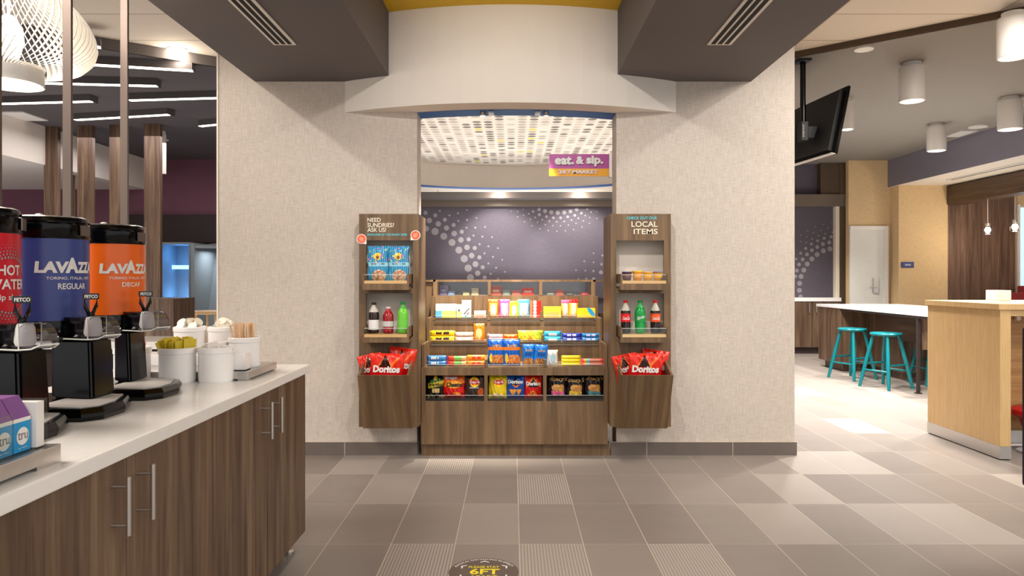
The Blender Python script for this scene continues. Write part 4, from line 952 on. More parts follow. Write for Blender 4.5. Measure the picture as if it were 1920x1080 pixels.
for k in range(3):
    a_, c_ = edges[k] + .012, edges[k + 1] - .012
    b = MB(); b.box(a_, Y5 + .002, Z5 + .004, c_, Y5 + .005, ZT5 - .016); b.build('bin_window', M['acryl'], mu)
    b = MB(); b.box(a_, Y6 - .02, Z5 + .004, c_, Y6 - .017, ZT5 - .016); b.build('bin_back_window', M['acryl'], mu)
# price strips: grey label rails under the trays
for (yy, zz) in ((Y3 - .007, Z3 - .017), (Y4 - .007, Z4 - .021), (Y1 + .003, Z2 - .006)):
    for k in range(3):
        b = MB(); b.box(edges[k] + .012, yy, zz - .010, edges[k + 1] - .012, yy + .003, zz); b.build('label_rail', M['frame_taupe'], mu)
def bx(px0, px1, Y): return ((px2x(px0, Y) + px2x(px1, Y)) / 2, px2x(px1, Y) - px2x(px0, Y))
def hh(pyt, Y, z): return py2z(pyt, Y) - z
WHT, CRM, YLW, RED, ORG, BLK = (240, 238, 232), (240, 224, 180), (250, 212, 20), (205, 20, 24), (240, 110, 20), (14, 12, 14)
def C_doritos_red(u, v):
    c = (200, 14, 18) if v < .62 else (222, 40, 16)
    if abs(u) < .55 and .50 < v < .88 and abs(u) < (.92 - v) * 1.9: c = (30, 10, 12)
    if abs(abs(u) - (.92 - v) * 1.9) < .07 and .5 < v < .9: c = (250, 150, 40)
    if .12 < v < .38 and abs(u - .0) < (.42 - v) * 2.2 * 1.0 and v > .1: c = (224, 128, 30) if hsh(int(u * 14), int(v * 20)) > .25 else (180, 70, 20)
    return c
def C_doritos_blue(u, v):
    c = (16, 66, 150) if v < .6 else (20, 84, 180)
    if abs(u) < .5 and .55 < v < .95 and abs(u) < (.97 - v) * 1.6: c = (20, 24, 50)
    if .14 < v < .42 and (abs(u + .3) < (v - .12) * 1.6 or abs(u - .35) < (v - .12) * 1.0): c = (224, 150, 50)
    if abs(abs(u) - (v - .5) * 2.6) < .10 and .5 < v < .62: c = (235, 120, 40)
    return c
def C_smart(u, v):
    c = BLK
    if .50 < v + u * -.08 < .72: c = (206, 184, 52)
    if ell(u, v, 0, .88, .22, .11): c = (240, 190, 50)
    if ell(u, v, .35, .82, .2, .06) or ell(u, v, -.4, .74, .25, .06): c = (30, 130, 50)
    if abs(u - .05) < .42 and .26 < v < .44: c = (216, 186, 120)
    if v < .18 and hsh(int(u * 9), int(v * 30)) > .55: c = (200, 180, 120)
    return c
def C_cheetos(u, v):
    c = (236, 110, 20) if v > .68 else (212, 22, 20) if v > .25 else (176, 12, 20)
    if .60 < v + u * -.10 < .66: c = (240, 120, 20)
    if ell(u, v, 0, .62, .78, .15): c = (250, 180, 50)
    if .84 < v < .93 and -.8 < u < .3: c = (232, 226, 236)
    if ell(u, v, .25, .22, .35, .08): c = (235, 130, 30)
    return c
def C_lays(cb):
    def f_(u, v):
        c = cb
        if ell(u, v, .05, .72, .5, .22): c = (250, 206, 40)
        if ell(u, v, .08, .72, .62, .11): c = (200, 22, 24)
        if cb[0] < 100 and ell(u, v, .65, .28, .3, .2): c = (200, 90, 40)
        if cb[0] > 100 and v < .28 and ell(u, v, -.1, .12, .7, .14): c = (240, 214, 130)
        return c
    return f_
def C_stacy(cc):
    def f_(u, v):
        c = (22, 12, 14)
        if .14 < v < .34 and abs(u) < .66 and (v - .24) < .1 - .04 * u: c = cc
        if ell(u, v, -.15, .47, .45, .16) or ell(u, v, .4, .45, .28, .16): c = (214, 160, 90) if hsh(int(u * 8), int(v * 12)) > .3 else (186, 126, 64)
        if v < .07: c = (40, 30, 26)
        return c
    return f_
BGX = dict(name='chip_bag', cat='bag of chips')
def chip(px0, px1, pyt, label, fn, texts, Y=5.16, z=.403, d=.055, rot=(0, 0, 0), name='chip_bag', cat='bag of chips', grp='chip bags on the bottom shelf'):
    x, w_ = bx(px0, px1, Y - d / 2); w_ *= 1.05; return pack(name, label, cat, x, Y + .01, z, w_, hh(pyt, Y, z), d, fn, rot=rot, group=grp, texts=texts)
W_, K_ = M['white'], M['black_matte']; GI = mk('gold_ink', (224, 176, 90), .5)
chip(801, 832, 703, 'black bag of popcorn with a yellow banner, leftmost on the bottom shelf', C_smart, [('smartfood', (-.85, .54, .9, .68), K_, .02, .05)])
chip(830, 871, 704, 'orange and red bag of cheese puffs on the bottom shelf', C_cheetos, [('Cheetos', (-.72, .52, .78, .72), K_, .04, .05)])
chip(871, 907, 704, 'dark brown barbecue chip bag with a yellow round emblem', C_lays((52, 38, 34)), [("Lay's", (-.42, .65, .55, .79), W_, .04, .08), ('BARBECUE', (-.5, .46, .45, .52), W_, .02)])
chip(916, 950, 704, 'yellow bag of chips with a red oval, bottom shelf middle bay', C_lays((228, 200, 30)), [("Lay's", (-.42, .65, .55, .79), W_, .04, .08)], rot=(0, .03, 0))
chip(950, 984, 704, 'blue bag of triangular corn chips on the bottom shelf', C_doritos_blue, [('Doritos', (-.85, .66, .8, .82), W_, .05)])
chip(984, 1016, 704, 'red bag of triangular corn chips on the bottom shelf', C_doritos_red, [('Doritos', (-.85, .58, .85, .74), W_, .05)])
chip(1028, 1064, 703, 'black pita chip bag with a pink label', C_stacy((214, 92, 140)), [("Stacy's", (-.8, .72, .85, .93), GI, .005, .1)])
chip(1063, 1097, 704, 'black pita chip bag with a yellow label', C_stacy((220, 190, 70)), [("Stacy's", (-.85, .68, .85, .88), GI, .005, .1)])
chip(1097, 1132, 703, 'black pita chip bag with a teal label', C_stacy((70, 130, 140)), [("Stacy's", (-.8, .76, .85, .94), GI, .005, .1)])
# level 2
def C_nuts(u, v):
    c = (14, 92, 190) if v > .70 else (240, 130, 30) if v > .58 else (16, 96, 190)
    if v < .40 and ell(u, v, .25, .20, .8, .26): c = (196, 110, 50) if hsh(int(u * 18), int(v * 22)) > .35 else (230, 160, 90)
    if ell(u, v, -.62, .28, .17, .18): c = (246, 214, 60)
    if v < .10: c = (60, 100, 170)
    return c
def C_trail(u, v):
    c = (20, 118, 210)
    if .44 < v < .62 and abs(u) < .6: c = (10, 80, 160)
    if v < .34 and ell(u, v, 0, .14, .9, .24): c = (214, 160, 90) if hsh(int(u * 14), int(v * 16)) > .4 else (150, 90, 50)
    return c
g2 = 'snack packs on the second shelf'
chip(915, 946, 636, 'large blue and orange nut bag at the left of the middle bay', C_nuts, [('PLANTERS', (-.5, .70, .6, .80), GI, .02)], Y=5.19, z=Z2, d=.035, name='nut_bag', cat='bag of nuts', grp=g2)
chip(944, 975, 636, 'large blue and orange nut bag overlapping its twin on the right', C_nuts, [('PLANTERS', (-.5, .70, .6, .80), GI, .02)], Y=5.175, z=Z2, d=.035, name='nut_bag', cat='bag of nuts', grp=g2)
chip(980, 1003, 645, 'small bright blue snack bag left of its pair on the second shelf', C_trail, [('PLANTERS', (-.5, .66, .6, .75), GI, .02)], Y=5.19, z=Z2, d=.03, name='nut_bag', cat='bag of nuts', grp=g2)
chip(1001, 1025, 646, 'small bright blue snack bag right of its pair on the second shelf', C_trail, [('PLANTERS', (-.5, .66, .6, .75), GI, .02)], Y=5.175, z=Z2, d=.03, name='nut_bag', cat='bag of nuts', grp=g2, rot=(0, .07, 0))
chip(1024, 1046, 656, 'small white and pale blue snack bag beside the yellow bars', lambda u, v: (180, 214, 232) if ell(u, v, .2, .45, .5, .3) else (226, 214, 196) if v > .85 else (240, 236, 226), [], Y=5.2, z=Z2, d=.03, name='snack_bag', cat='snack bag', grp=g2)
def bars(px0, px1, pyt, pyb, n, Y, z, fn, label, name, cat, grp, d=.03, texts=(), dx=0):
    x, w_ = bx(px0, px1, Y); H = py2z(pyt, Y) - z; h = H / n
    for k in range(n):
        lb = label if n == 1 else label + [', bottommost', ', topmost' if n == 2 else ', middle one', ', topmost'][k]
        pack(name, lb, cat, x + dx * (k - 1) * w_, Y + d / 2 + .006 * k, z + h * k, w_, h * 1.0, d, fn, 'bar', group=grp, texts=texts if k == n - 1 or True else ())
def C_blend(*cs):
    return lambda u, v: cs[min(len(cs) - 1, int((u + 1) / 2 * len(cs)))]
def C_bar(main, patch, alt, u0=-.5, u1=.5):
    def f_(u, v):
        if .25 < v < .8 and u0 < u < u1: return patch if hsh(int(u * 18), int(v * 3)) > .25 else main
        if abs(u) > .86: return alt
        return main
    return f_
DKB, = (mk('dark_ink', (60, 30, 20), .5),)
WI = M['white']
bars(800, 838, 667, 686, 2, 5.15, Z2, C_bar((70, 140, 205), (235, 240, 245), (40, 80, 170), -.6, .2), 'blue and white candy bar at the left end of the second shelf', 'candy_bar', 'candy bar', g2)
bars(838, 876, 668, 686, 2, 5.15, Z2, lambda u, v: (226, 70, 50) if u < -.3 else (110, 180, 80) if u < .5 and v > .3 else (236, 170, 110), 'red and green candy bar on the second shelf', 'candy_bar', 'candy bar', g2)
bars(875, 911, 666, 686, 2, 5.15, Z2, C_bar((246, 150, 30), (226, 60, 20), (250, 210, 120)), 'orange candy bar in the left bay, second shelf', 'candy_bar', 'candy bar', g2)
bars(1053, 1089, 667, 686, 3, 5.15, Z2, C_bar((246, 222, 20), (236, 206, 60), (250, 236, 90)), 'bright yellow candy bar on the second shelf', 'candy_bar', 'candy bar', g2)
bars(1089, 1132, 673, 686, 2, 5.15, Z2, lambda u, v: (238, 90, 90) if abs(u) > .7 else (250, 170, 50) if u < -.45 else (110, 200, 215) if u < -.25 else (206, 130, 110), 'coral and brown candy bar at the right end of the second shelf', 'candy_bar', 'candy bar', g2)
# level 3
g3 = 'candy packs on the third shelf'
bars(806, 853, 620, 640, 2, 5.47, Z3, C_bar((250, 214, 24), (70, 40, 26), (250, 226, 70), -.55, .6), 'yellow peanut candy pack, leftmost on the third shelf', 'candy_pack', 'candy pack', g3, .035)
bars(851, 889, 623, 640, 2, 5.47, Z3, C_bar((222, 186, 160), (250, 246, 240), (170, 100, 70), -.7, .7), 'brown and white candy pack on the third shelf', 'candy_pack', 'candy pack', g3, .03)
x, w_ = bx(888, 909, 5.5)
pack('snack_bag', 'orange snack bag standing at the right of the left bay, third shelf', 'snack bag', x, 5.53, Z3, w_, hh(607, 5.5, Z3), .03, lambda u, v: (246, 130, 20) if v > .72 or u > .5 else (250, 226, 150) if ell(u, v, -.1, .4, .6, .34) else (240, 150, 40), group=g3)
bars(914, 943, 627, 640, 2, 5.47, Z3, C_bar((240, 220, 226), (200, 190, 220), (250, 200, 190)), 'pale pink candy pack in the middle bay, third shelf', 'candy_pack', 'candy pack', g3, .03)
bars(943, 972, 627, 640, 2, 5.47, Z3, C_bar((246, 110, 30), (250, 190, 110), (230, 90, 20)), 'orange candy pack in the middle bay, third shelf', 'candy_pack', 'candy pack', g3, .03)
x, w_ = bx(970, 1018, 5.48)
pack('snack_bag', 'lime green snack bag lying back in the middle bay, third shelf', 'snack bag', x, 5.52, Z3, w_, hh(620, 5.48, Z3), .03, lambda u, v: (190, 224, 50) if v > .55 or abs(u) > .75 else (246, 220, 60) if hsh(int(u * 9), int(v * 6)) > .3 else (240, 170, 40), group=g3)
bars(1020, 1053, 621, 640, 2, 5.47, Z3, lambda u, v: (250, 246, 240) if abs(u) < .5 and v < .6 else (50, 170, 215), 'sky blue and white candy pack on the third shelf', 'candy_pack', 'candy pack', g3, .03)
bars(1054, 1090, 625, 640, 2, 5.47, Z3, C_bar((40, 70, 180), (230, 220, 250), (30, 50, 150)), 'navy cookie pack on the third shelf, left of its twin', 'cookie_pack', 'cookie pack', g3, .03)
bars(1090, 1126, 625, 640, 2, 5.47, Z3, C_bar((10, 120, 190), (220, 210, 250), (30, 50, 160)), 'blue cookie pack at the right end of the third shelf', 'cookie_pack', 'cookie pack', g3, .03)
# level 4
g4 = 'packets and boxes on the fourth shelf'
Y = 5.73
def ctn(px0, px1, pyt, label, fn, name='carton', cat='box', d=.05, Y=Y, z=Z4, texts=(), grp=g4, rot=(0, 0, 0)):
    x, w_ = bx(px0, px1, Y); return carton(name, label, cat, x, Y, z, w_, hh(pyt, Y, z), d, fn, rot, grp, texts)
ctn(817, 855, 570, 'wide white first-aid style box with blue and yellow patches, top left shelf', lambda u, v: WHT if v > .5 else (90, 170, 220) if u < -.35 else (240, 230, 110))
ctn(856, 865.5, 571, 'slim white box with a dark print between the wide box and the cable box', lambda u, v: (90, 90, 90) if ell(u, v, 0, .55, .5, .1) else (226, 226, 130) if v < .45 else WHT)
ctn(866, 883, 563, 'tall white cable box with two drawn plugs', lambda u, v: (90, 88, 92) if (abs((v - .35) * 1.6 - (u) * .5) < .10 and .2 < v < .55 and abs(u) < .7) or (abs((v - .12) * 1.6 - (u) * .5) < .08 and .05 < v < .35 and abs(u) < .6) else (120, 190, 190) if v < .05 else (246, 240, 238), name='cable_box')
ctn(889, 911, 583, 'small pale pink mint box', lambda u, v: (250, 232, 226) if v > .55 else (236, 170, 150), texts=[('ALTOIDS', (-.7, .1, .7, .40), DKB, .01)], name='mint_box')
def tall(px0, px1, pyt, label, fn, Y=5.76): x, w_ = bx(px0, px1, Y); return pack('candy_bag', label, 'candy bag', x, Y, Z4, w_, hh(pyt, Y, Z4), .03, fn, group=g4)
def C_gum(a, c_): return lambda u, v: a if v > .8 or abs(u) > .72 else (252, 240, 220) if ell(u, v, 0, .4, .5, .34) else c_
tall(915, 935.5, 561, 'orange candy bag on the top shelf, leftmost of five', C_gum((244, 110, 30), (250, 180, 90)))
tall(936, 956, 561, 'pink candy bag on the top shelf beside the orange one', C_gum((226, 80, 190), (240, 160, 210)))
tall(954, 974, 564, 'lime green candy bag on the top shelf', C_gum((180, 220, 40), (232, 226, 60)))
tall(971, 993, 561, 'light blue candy bag on the top shelf', C_gum((70, 180, 220), (180, 214, 240)))
ctn(994, 1015, 564, 'red box with a row of white circles on the top shelf', lambda u, v: (250, 226, 200) if ell(u, (v * 5) % 1, -.15, .5, .34, .5) else (228, 40, 26) if u > -.6 else (240, 120, 90), name='candy_box')
ctn(1019, 1052, 575, 'yellow and orange candy box, left in the right bay of the top shelf', lambda u, v: (250, 214, 60) if v > .5 or abs(u) > .8 else (246, 170, 90), name='candy_box')
tall(1052, 1068, 562, 'pink topped candy bag on the top shelf', lambda u, v: (232, 100, 140) if v > .78 else (250, 190, 90) if abs(u) > .5 else (250, 232, 210))
tall(1067, 1084, 561, 'red topped candy bag on the top shelf', lambda u, v: (230, 30, 30) if v > .78 else (250, 190, 60) if abs(u) > .5 else (250, 236, 210))
ctn(1083, 1118, 578, 'yellow box with a sky blue splash at the right of the top shelf', lambda u, v: (40, 160, 220) if ell(u, v, .5 + (.5 - v) * .6, .6, .28, .5) else (250, 218, 30), name='candy_box')
# boxes in the three top bins
g5 = 'small packs behind the clear windows of the top bins'
def tb(px0, px1, pyt, label, c1, c2): ctn(px0, px1, pyt, label, lambda u, v: c2 if .35 < v < .65 and abs(u) < .6 else c1, Y=5.90, z=Z5 + .004, grp=g5, name='small_pack', cat='small pack', d=.06)
tb(825, 838, 536, 'violet grey pack in the left top bin', (120, 110, 150), (170, 160, 200)); tb(840, 852, 546, 'pale blue pack in the left top bin', (120, 150, 190), (200, 215, 230)); tb(868, 880, 548, 'light yellow pack in the left top bin', (200, 190, 130), (240, 236, 200)); tb(884, 897, 541, 'cream pack at the right of the left top bin', (190, 180, 150), (236, 226, 196))
tb(920, 940, 537, 'salmon red pack in the middle top bin', (190, 90, 76), (240, 180, 160)); tb(943, 956, 545, 'grey green pack in the middle top bin', (140, 150, 140), (190, 200, 190)); tb(960, 976, 545, 'coral pack in the middle top bin', (206, 110, 96), (230, 140, 120)); tb(979, 1001, 540, 'bright red pack at the right of the middle top bin', (214, 60, 44), (246, 200, 190))
tb(1024, 1040, 547, 'grey pack with pale stripe in the right top bin', (120, 124, 120), (190, 200, 190)); tb(1042, 1057, 544, 'coral red pack in the right top bin', (206, 100, 84), (230, 140, 120)); tb(1060, 1076, 548, 'dark grey pack in the right top bin', (90, 88, 90), (160, 160, 160)); tb(1089, 1104, 548, 'rose red pack at the right end of the right top bin', (200, 70, 76), (240, 160, 160))
# ================================================================== GOODS IN THE SIDE RACKS
def C_treat(u, v):
    c = (26, 110, 160) if int((u + 1) * 11) % 2 else (70, 170, 210)
    if ell(u, v, 0, .70, .40, .10): c = (240, 200, 60)
    if ell(u, v, .0, .67, .16, .05): c = (130, 70, 40)
    if .41 < v < .53: c = (150, 206, 224)
    if .445 < v < .50 and abs(u) < .72 and hsh(int(u * 20), 5) > .35: c = (90, 120, 150)
    if ell(u, v, .1, .14, .68, .17): c = (220, 190, 168) if hsh(int(u * 9), int(v * 22)) > .3 else (180, 130, 100)
    if hsh(int(u * 11), int(v * 22), 4) > .93 and v > .5: c = (200, 110, 190)
    if hsh(int(u * 11), int(v * 22), 8) > .95 and v > .5: c = (226, 232, 110)
    return c
for px0, px1, lb, yy in ((687, 727.5, 'blue striped pet treat bag on the left in the left rack', 4.935), (726, 766, 'blue striped pet treat bag on the right in the left rack', 4.925)):
    x, w_ = bx(px0, px1, yy - .02); pack('treat_bag', lb, 'treat bag', x, yy + .02, 1.249, w_, hh(461, yy, 1.249), .045, C_treat, group='blue treat bags in the left rack', nu=44, nv=44)
def bottle(px, pyt, r, body, liquid, cap, labc, label, z=.889, Y=4.92, text=None, tcol=None, fill=.8, lr=(.12, .44)):
    x = px2x(px, Y); H = py2z(pyt, Y) - z
    t = thing('soda_bottle', label, 'bottle', (x, Y, z), 'drink bottles in the wall racks')
    prof = [(r * .80, 0), (r * .96, .006), (r, .02), (r * .97, H * .12), (r * .97, H * .30), (r * .99, H * .45), (r, H * .60), (r * .95, H * .69), (r * .68, H * .79), (r * .42, H * .87), (r * .36, H * .90), (r * .36, H * .93)]
    b = MB(); b.lathe(prof, (x, Y, z), 28); o = b.build('body', M['gloss'], t, smooth=1)
    cols = []
    for p in o.data.polygons:
        zc = p.center.z; cols.append(lin(liquid if zc < H * fill else body))
    paint(o.data, cols)
    b = MB(); b.lathe([(r * .44, H * .925), (r * .46, H * .93), (r * .44, H * .995), (r * .40, H), (0, H)], (x, Y, z), 24); b.build('cap', cap, t, smooth=1)
    b = MB(); b.lathe([(r * 1.01, H * lr[0]), (r * 1.01, H * (lr[0] + .03)), (r * 1.01, H * (lr[1] - .03)), (r * 1.01, H * lr[1])], (x, Y, z), 32); lbm = b.build('wrap_label', labc, t, smooth=1)
    if text: lettering(text, (-.80, H * (lr[0] + .06), .72, H * (lr[1] - .08)), lambda s_, zz: Vector((x + r * 1.03 * math.sin(s_), Y - r * 1.03 * math.cos(s_), z + zz + (.25 * r * s_ if text == 'Sprite' else 0))), tcol, lbm, .015, slant=.1)
    return t
lab = lambda n, c: mk(n, c, .35)
CAPR, CAPG, CAPW, CAPB = lab('red_cap', (210, 24, 24)), lab('green_cap', (10, 140, 60)), lab('pale_cap', (214, 190, 180)), lab('brown_cap', (60, 34, 24))
CLR = (190, 184, 172)
bottle(701, 567, .036, CLR, (38, 20, 18), CAPB, lab('white_label', (226, 224, 224)), 'dark soda bottle with white label in the left rack', fill=.72)
bottle(728, 575, .037, (170, 30, 40), (150, 14, 30), CAPW, lab('grey_label', (200, 196, 196)), 'red juice bottle with pale cap in the left rack', lr=(.26, .46))
bottle(755.5, 566, .036, (80, 170, 70), (110, 200, 60), CAPG, lab('lime_label', (110, 200, 70)), 'lime green soda bottle with green cap in the left rack')
bottle(1173, 563, .034, CLR, (30, 12, 10), CAPR, lab('red_wrap', (214, 20, 30)), 'cola bottle with red label in the right rack', text='Coca-Cola', tcol=M['white'], fill=.72, lr=(.35, .60))
bottle(1200, 563, .036, (60, 170, 90), (14, 150, 66), CAPG, lab('green_wrap', (14, 150, 66)), 'green soda bottle between the two colas in the right rack', text='Sprite', tcol=M['white'], lr=(.35, .62))
bottle(1228.5, 563, .034, CLR, (30, 12, 10), CAPR, lab('orange_wrap', (232, 84, 30)), 'cola bottle with orange label in the right rack', text='Coca-Cola', tcol=M['white'], fill=.72, lr=(.35, .60))
for k, (px, c1, c2, lb) in enumerate(((1175.5, (96, 50, 44), (60, 60, 110), 'dark brown dip cup, first on the upper shelf of the right rack'), (1195, (226, 150, 40), (240, 200, 60), 'golden dip cup with a yellow lid, second in the right rack'), (1214.5, (222, 160, 30), (230, 190, 110), 'golden dip cup with a tan lid, third in the right rack'), (1234, (222, 160, 30), (110, 110, 150), 'golden dip cup with a blue lid, last in the right rack'))):
    Y = 4.91; x = px2x(px, Y); z = 1.2485; t = thing('dip_cup', lb, 'dip cup', (x, Y, z), 'dip cups in the right rack')
    H = .066 if k == 1 else .060
    b = MB(); b.lathe([(.024, 0), (.027, .004), (.029, H * .3), (.031, H * .5), (.029, H * .62), (.034, H * .88)], (x, Y, z), 28); cu = b.build('cup', lab('cup_%d' % k, c1), t, smooth=1)
    b = MB(); b.lathe([(.0345, H * .87), (.036, H * .89), (.036, H * .98), (.033, H), (0, H)], (x, Y, z), 28); b.build('lid', lab('lid_%d' % k, c2), t, smooth=1)
    b = MB(); b.lathe([(.0297, H * .30), (.0315, H * .5), (.0297, H * .62)], (x, Y, z), 28); b.build('wrap_label', lab('cup_label_%d' % k, tuple(min(255, v + 24) for v in c1)), t, smooth=1)
def C_bin(u, v):
    c = (200, 14, 18) if v < .62 else (226, 40, 18)
    k = (.97 - v) * 1.5
    if .66 < v < .97 and abs(u + .1) < k: c = (50, 14, 12) if abs(u + .1) < k * .8 else (250, 140, 40)
    if .70 < v < .90 and u > .1 and abs(u - .45 - (v - .8) * 2) < .10: c = (250, 120, 40)
    return c
def dbag(x, y, z, w_, h_, ry, rx, label, grp): 
    return pack('corn_chip_bag', label, 'bag of chips', x, y, z, w_, h_, .04, C_bin, rot=(rx, ry, 0), group=grp, nu=44, nv=44, texts=[('Doritos', (-.80, .52, .80, .70), M['white'], .05)])
for (b0, b1, sd, gname) in ((bl0, bl1, 'left', 'red corn chip bags in the left bin'), (br0, br1, 'right', 'red corn chip bags in the right bin')):
    c = (b0 + b1) / 2; top = .80 if sd == 'left' else .785
    dbag(c - .078, 4.918, .50, .17, .25, -.20, .0, 'red corn chip bag leaning left in the %s rack bin' % sd, gname)
    dbag(c + .062, 4.952, .50, .19, top - .51, .14, .0, 'red corn chip bag leaning right at the back of the %s rack bin' % sd, gname)
    dbag(c + .002, 4.862, .495, .235, .265, .03, .07, 'red corn chip bag in front at the middle of the %s rack bin' % sd, gname)
# ================================================================== SIGN in the opening
YS = 5.40
sx0, sx1, sz0, sz1 = px2x(1030, YS), px2x(1142, YS), py2z(330, YS), py2z(289, YS); szm = py2z(316, YS)
t = thing('hanging_sign', 'purple and yellow market sign reading eat. & sip. on the right side of the opening', 'sign', ((sx0 + sx1) / 2, YS, sz0))
b = MB(); b.box(sx0, YS, szm, sx1, YS + .02, sz1); b.build('purple_panel', M['magenta'], t)
b = MB(); b.box(sx0, YS, sz0, sx1, YS + .02, szm); b.build('yellow_panel', M['signyellow'], t)
b = MB(); b.box(sx1, YS - .01, sz0 - .01, sx1 + .02, YS + .03, sz1 + .005); b.build('bracket', M['steel'], t)
def q_(px0, py0, px1, py1): return (px2x(px0, YS), py2z(py1, YS), px2x(px1, YS), py2z(py0, YS))
mu_ = lambda off, dx=0, dz=0: (lambda x, z: Vector((x + dx, YS - off, z + dz)))
SH, SH2 = mk('shadow_magenta', (130, 40, 110), .5), mk('shadow_orange', (226, 130, 20), .5)  # darker colours for letter shadows painted as offset copies of the lettering
for s_, r_ in (('eat.', q_(1040, 293, 1076, 309)), ('&', q_(1080, 293, 1095, 308)), ('sip.', q_(1099, 292, 1131, 312))):
    lettering(s_, r_, mu_(.001, .006, -.008), SH, t, .05, name='painted_letter_shadow'); lettering(s_, r_, mu_(.006), M['white'], t, .05)
lettering('24/7 MARKET', q_(1047, 319, 1121, 326), mu_(.001, .004, -.006), SH2, t, .04, name='painted_letter_shadow'); lettering('24/7 MARKET', q_(1047, 319, 1121, 326), mu_(.008), M['white'], t, .04)
# ================================================================== FLOOR DECAL
DCX, DCY, DR = -.124, 3.11, .151
t = thing('floor_decal', 'round brown distancing decal on the floor tiles', 'floor decal', (DCX, DCY, 0))
b = MB(); b.cyl((DCX, DCY, .0005), DR, .001, 64); dk = b.build('disc', M['decal'], t)
fm = lambda x, y: Vector((DCX + x, DCY + y, .0022))
lettering('PLEASE STAY', (-.068, .038, .066, .060), fm, M['yellow_ink'], dk, .02); lettering('6FT', (-.060, -.030, .068, .030), fm, M['yellow_ink'], dk, .028); lettering('APART', (-.06, -.064, .06, -.040), fm, M['yellow_ink'], dk, .02)
def arc(s_, a0, a1, r0, r1, flip=False):
    def m_(x, y):
        a = a0 + (a1 - a0) * x; r = r0 + (r1 - r0) * y
        return Vector((DCX + r * math.cos(a), DCY + r * math.sin(a), .0022))
    lettering(s_, (0, 0, 1, 1), m_, M['white'], dk, .01)
R_ = math.radians
arc('PHYSICAL DISTANCING IN EFFECT', R_(158), R_(24), .128, .142)
arc('PHYSICAL DISTANCING IN EFFECT', R_(202), R_(338), .142, .128)
for a in range(0, 360, 60):
    b = MB(); q = Matrix.Rotation(R_(a - 90 + 90 + 30), 4, 'Z')
    for sg in (-1, 1):
        b.poly([Vector((DCX, DCY, .0023)) + q @ Vector(p) for p in ((.118, 0, 0), (.104, sg * .020, 0), (.097, sg * .020, 0), (.108, 0, 0))][::sg])
    b.build('arrow_mark', M['white'], dk, smooth='keep')
# ================================================================== TELEVISION
t = thing('television', 'black television seen from behind, hanging from the ceiling on a pole', 'television', (2.75, 6.5, 2.3))
nt_, nb = P(1591, 160, 6.1), P(1566, 287, 6.0); dv = Vector((-.12, .993, 0)); ft, fb = nt_ + dv * 1.25, nb + dv * 1.25
nrm = (ft - nt_).cross(nb - nt_).normalized()
if nrm.x < 0: nrm = -nrm
b = MB(); b.prism([nt_, ft, fb, nb], nrm * .022); b.build('screen', M['black'], t)
m0 = (nt_ + fb) / 2; ins = lambda p, k: p + (m0 - p) * k
b = MB(); b.prism([ins(nt_, .10) - nrm * .0, ins(ft, .10), ins(fb, .10), ins(nb, .10)], -nrm * .035); bcv = b.build('back_cover', M['black_matte'], t)
b = MB(); e = nb + nrm * .005; b.prism([nb - Vector((0, 0, .002)), fb - Vector((0, 0, .002)), fb - nrm * .035 - Vector((0, 0, .004)), nb - nrm * .035 - Vector((0, 0, .004))], (0, 0, -.006)); b.build('bottom_trim', M['grey'], t)
ppx = px2x(1505.5, 6.38)
b = MB(); b.rod((ppx, 6.38, 3.19), (ppx, 6.38, 2.60), .024, 20); b.build('pole', M['black'], t, smooth=1)
b = MB(); b.box(ppx - .07, 6.31, 3.17, ppx + .05, 6.45, 3.188); b.build('ceiling_plate', M['black_matte'], t)
b = MB(); b.box(ppx - .03, 6.33, 2.47, ppx + .03, 6.43, 2.64, .006); b.box(ppx + .02, 6.36, 2.50, ppx + .14, 6.40, 2.60); mo = b.build('mount_bracket', M['black_matte'], t)
lettering('SAMSUNG', (0, 0, .11, .016), lambda x, z: Vector((ppx - .024 + z, 6.3285, 2.50 + x)), M['grey'], mo, .01)
# ================================================================== RIGHT ROOM FURNITURE
YC = 12.0
t = thing('back_cabinet', 'walnut cabinet with white worktop along the far wall at right', 'cabinet', (5, 12, 0))
b = MB(); b.box(3.6, YC, .1, px2x(1575, YC), 12.19, py2z(565, YC)); b.build('body', M['walnut'], t)
b = MB(); b.box(3.6, YC + .02, 0, px2x(1575, YC) - .02, 12.19, .1); b.build('toe_kick', M['deep_brown'], t)
b = MB(); b.box(3.6, YC - .03, py2z(565, YC), px2x(1576, YC), 12.19, py2z(558, YC)); b.build('worktop', M['quartz'], t)
for a_, c_, hx in ((1452, 1521, 1516), (1522, 1575, 1529)):
    b = MB(); b.box(px2x(a_, YC) + .005, YC - .018, .11, px2x(c_, YC) - .003, YC - .001, py2z(566, YC)); dr = b.build('door', M['walnut'], t)
    b = MB(); b.box(px2x(hx, YC) - .006, YC - .045, py2z(586, YC), px2x(hx, YC) + .006, YC - .03, py2z(570, YC)); b.build('handle', M['steel'], dr)
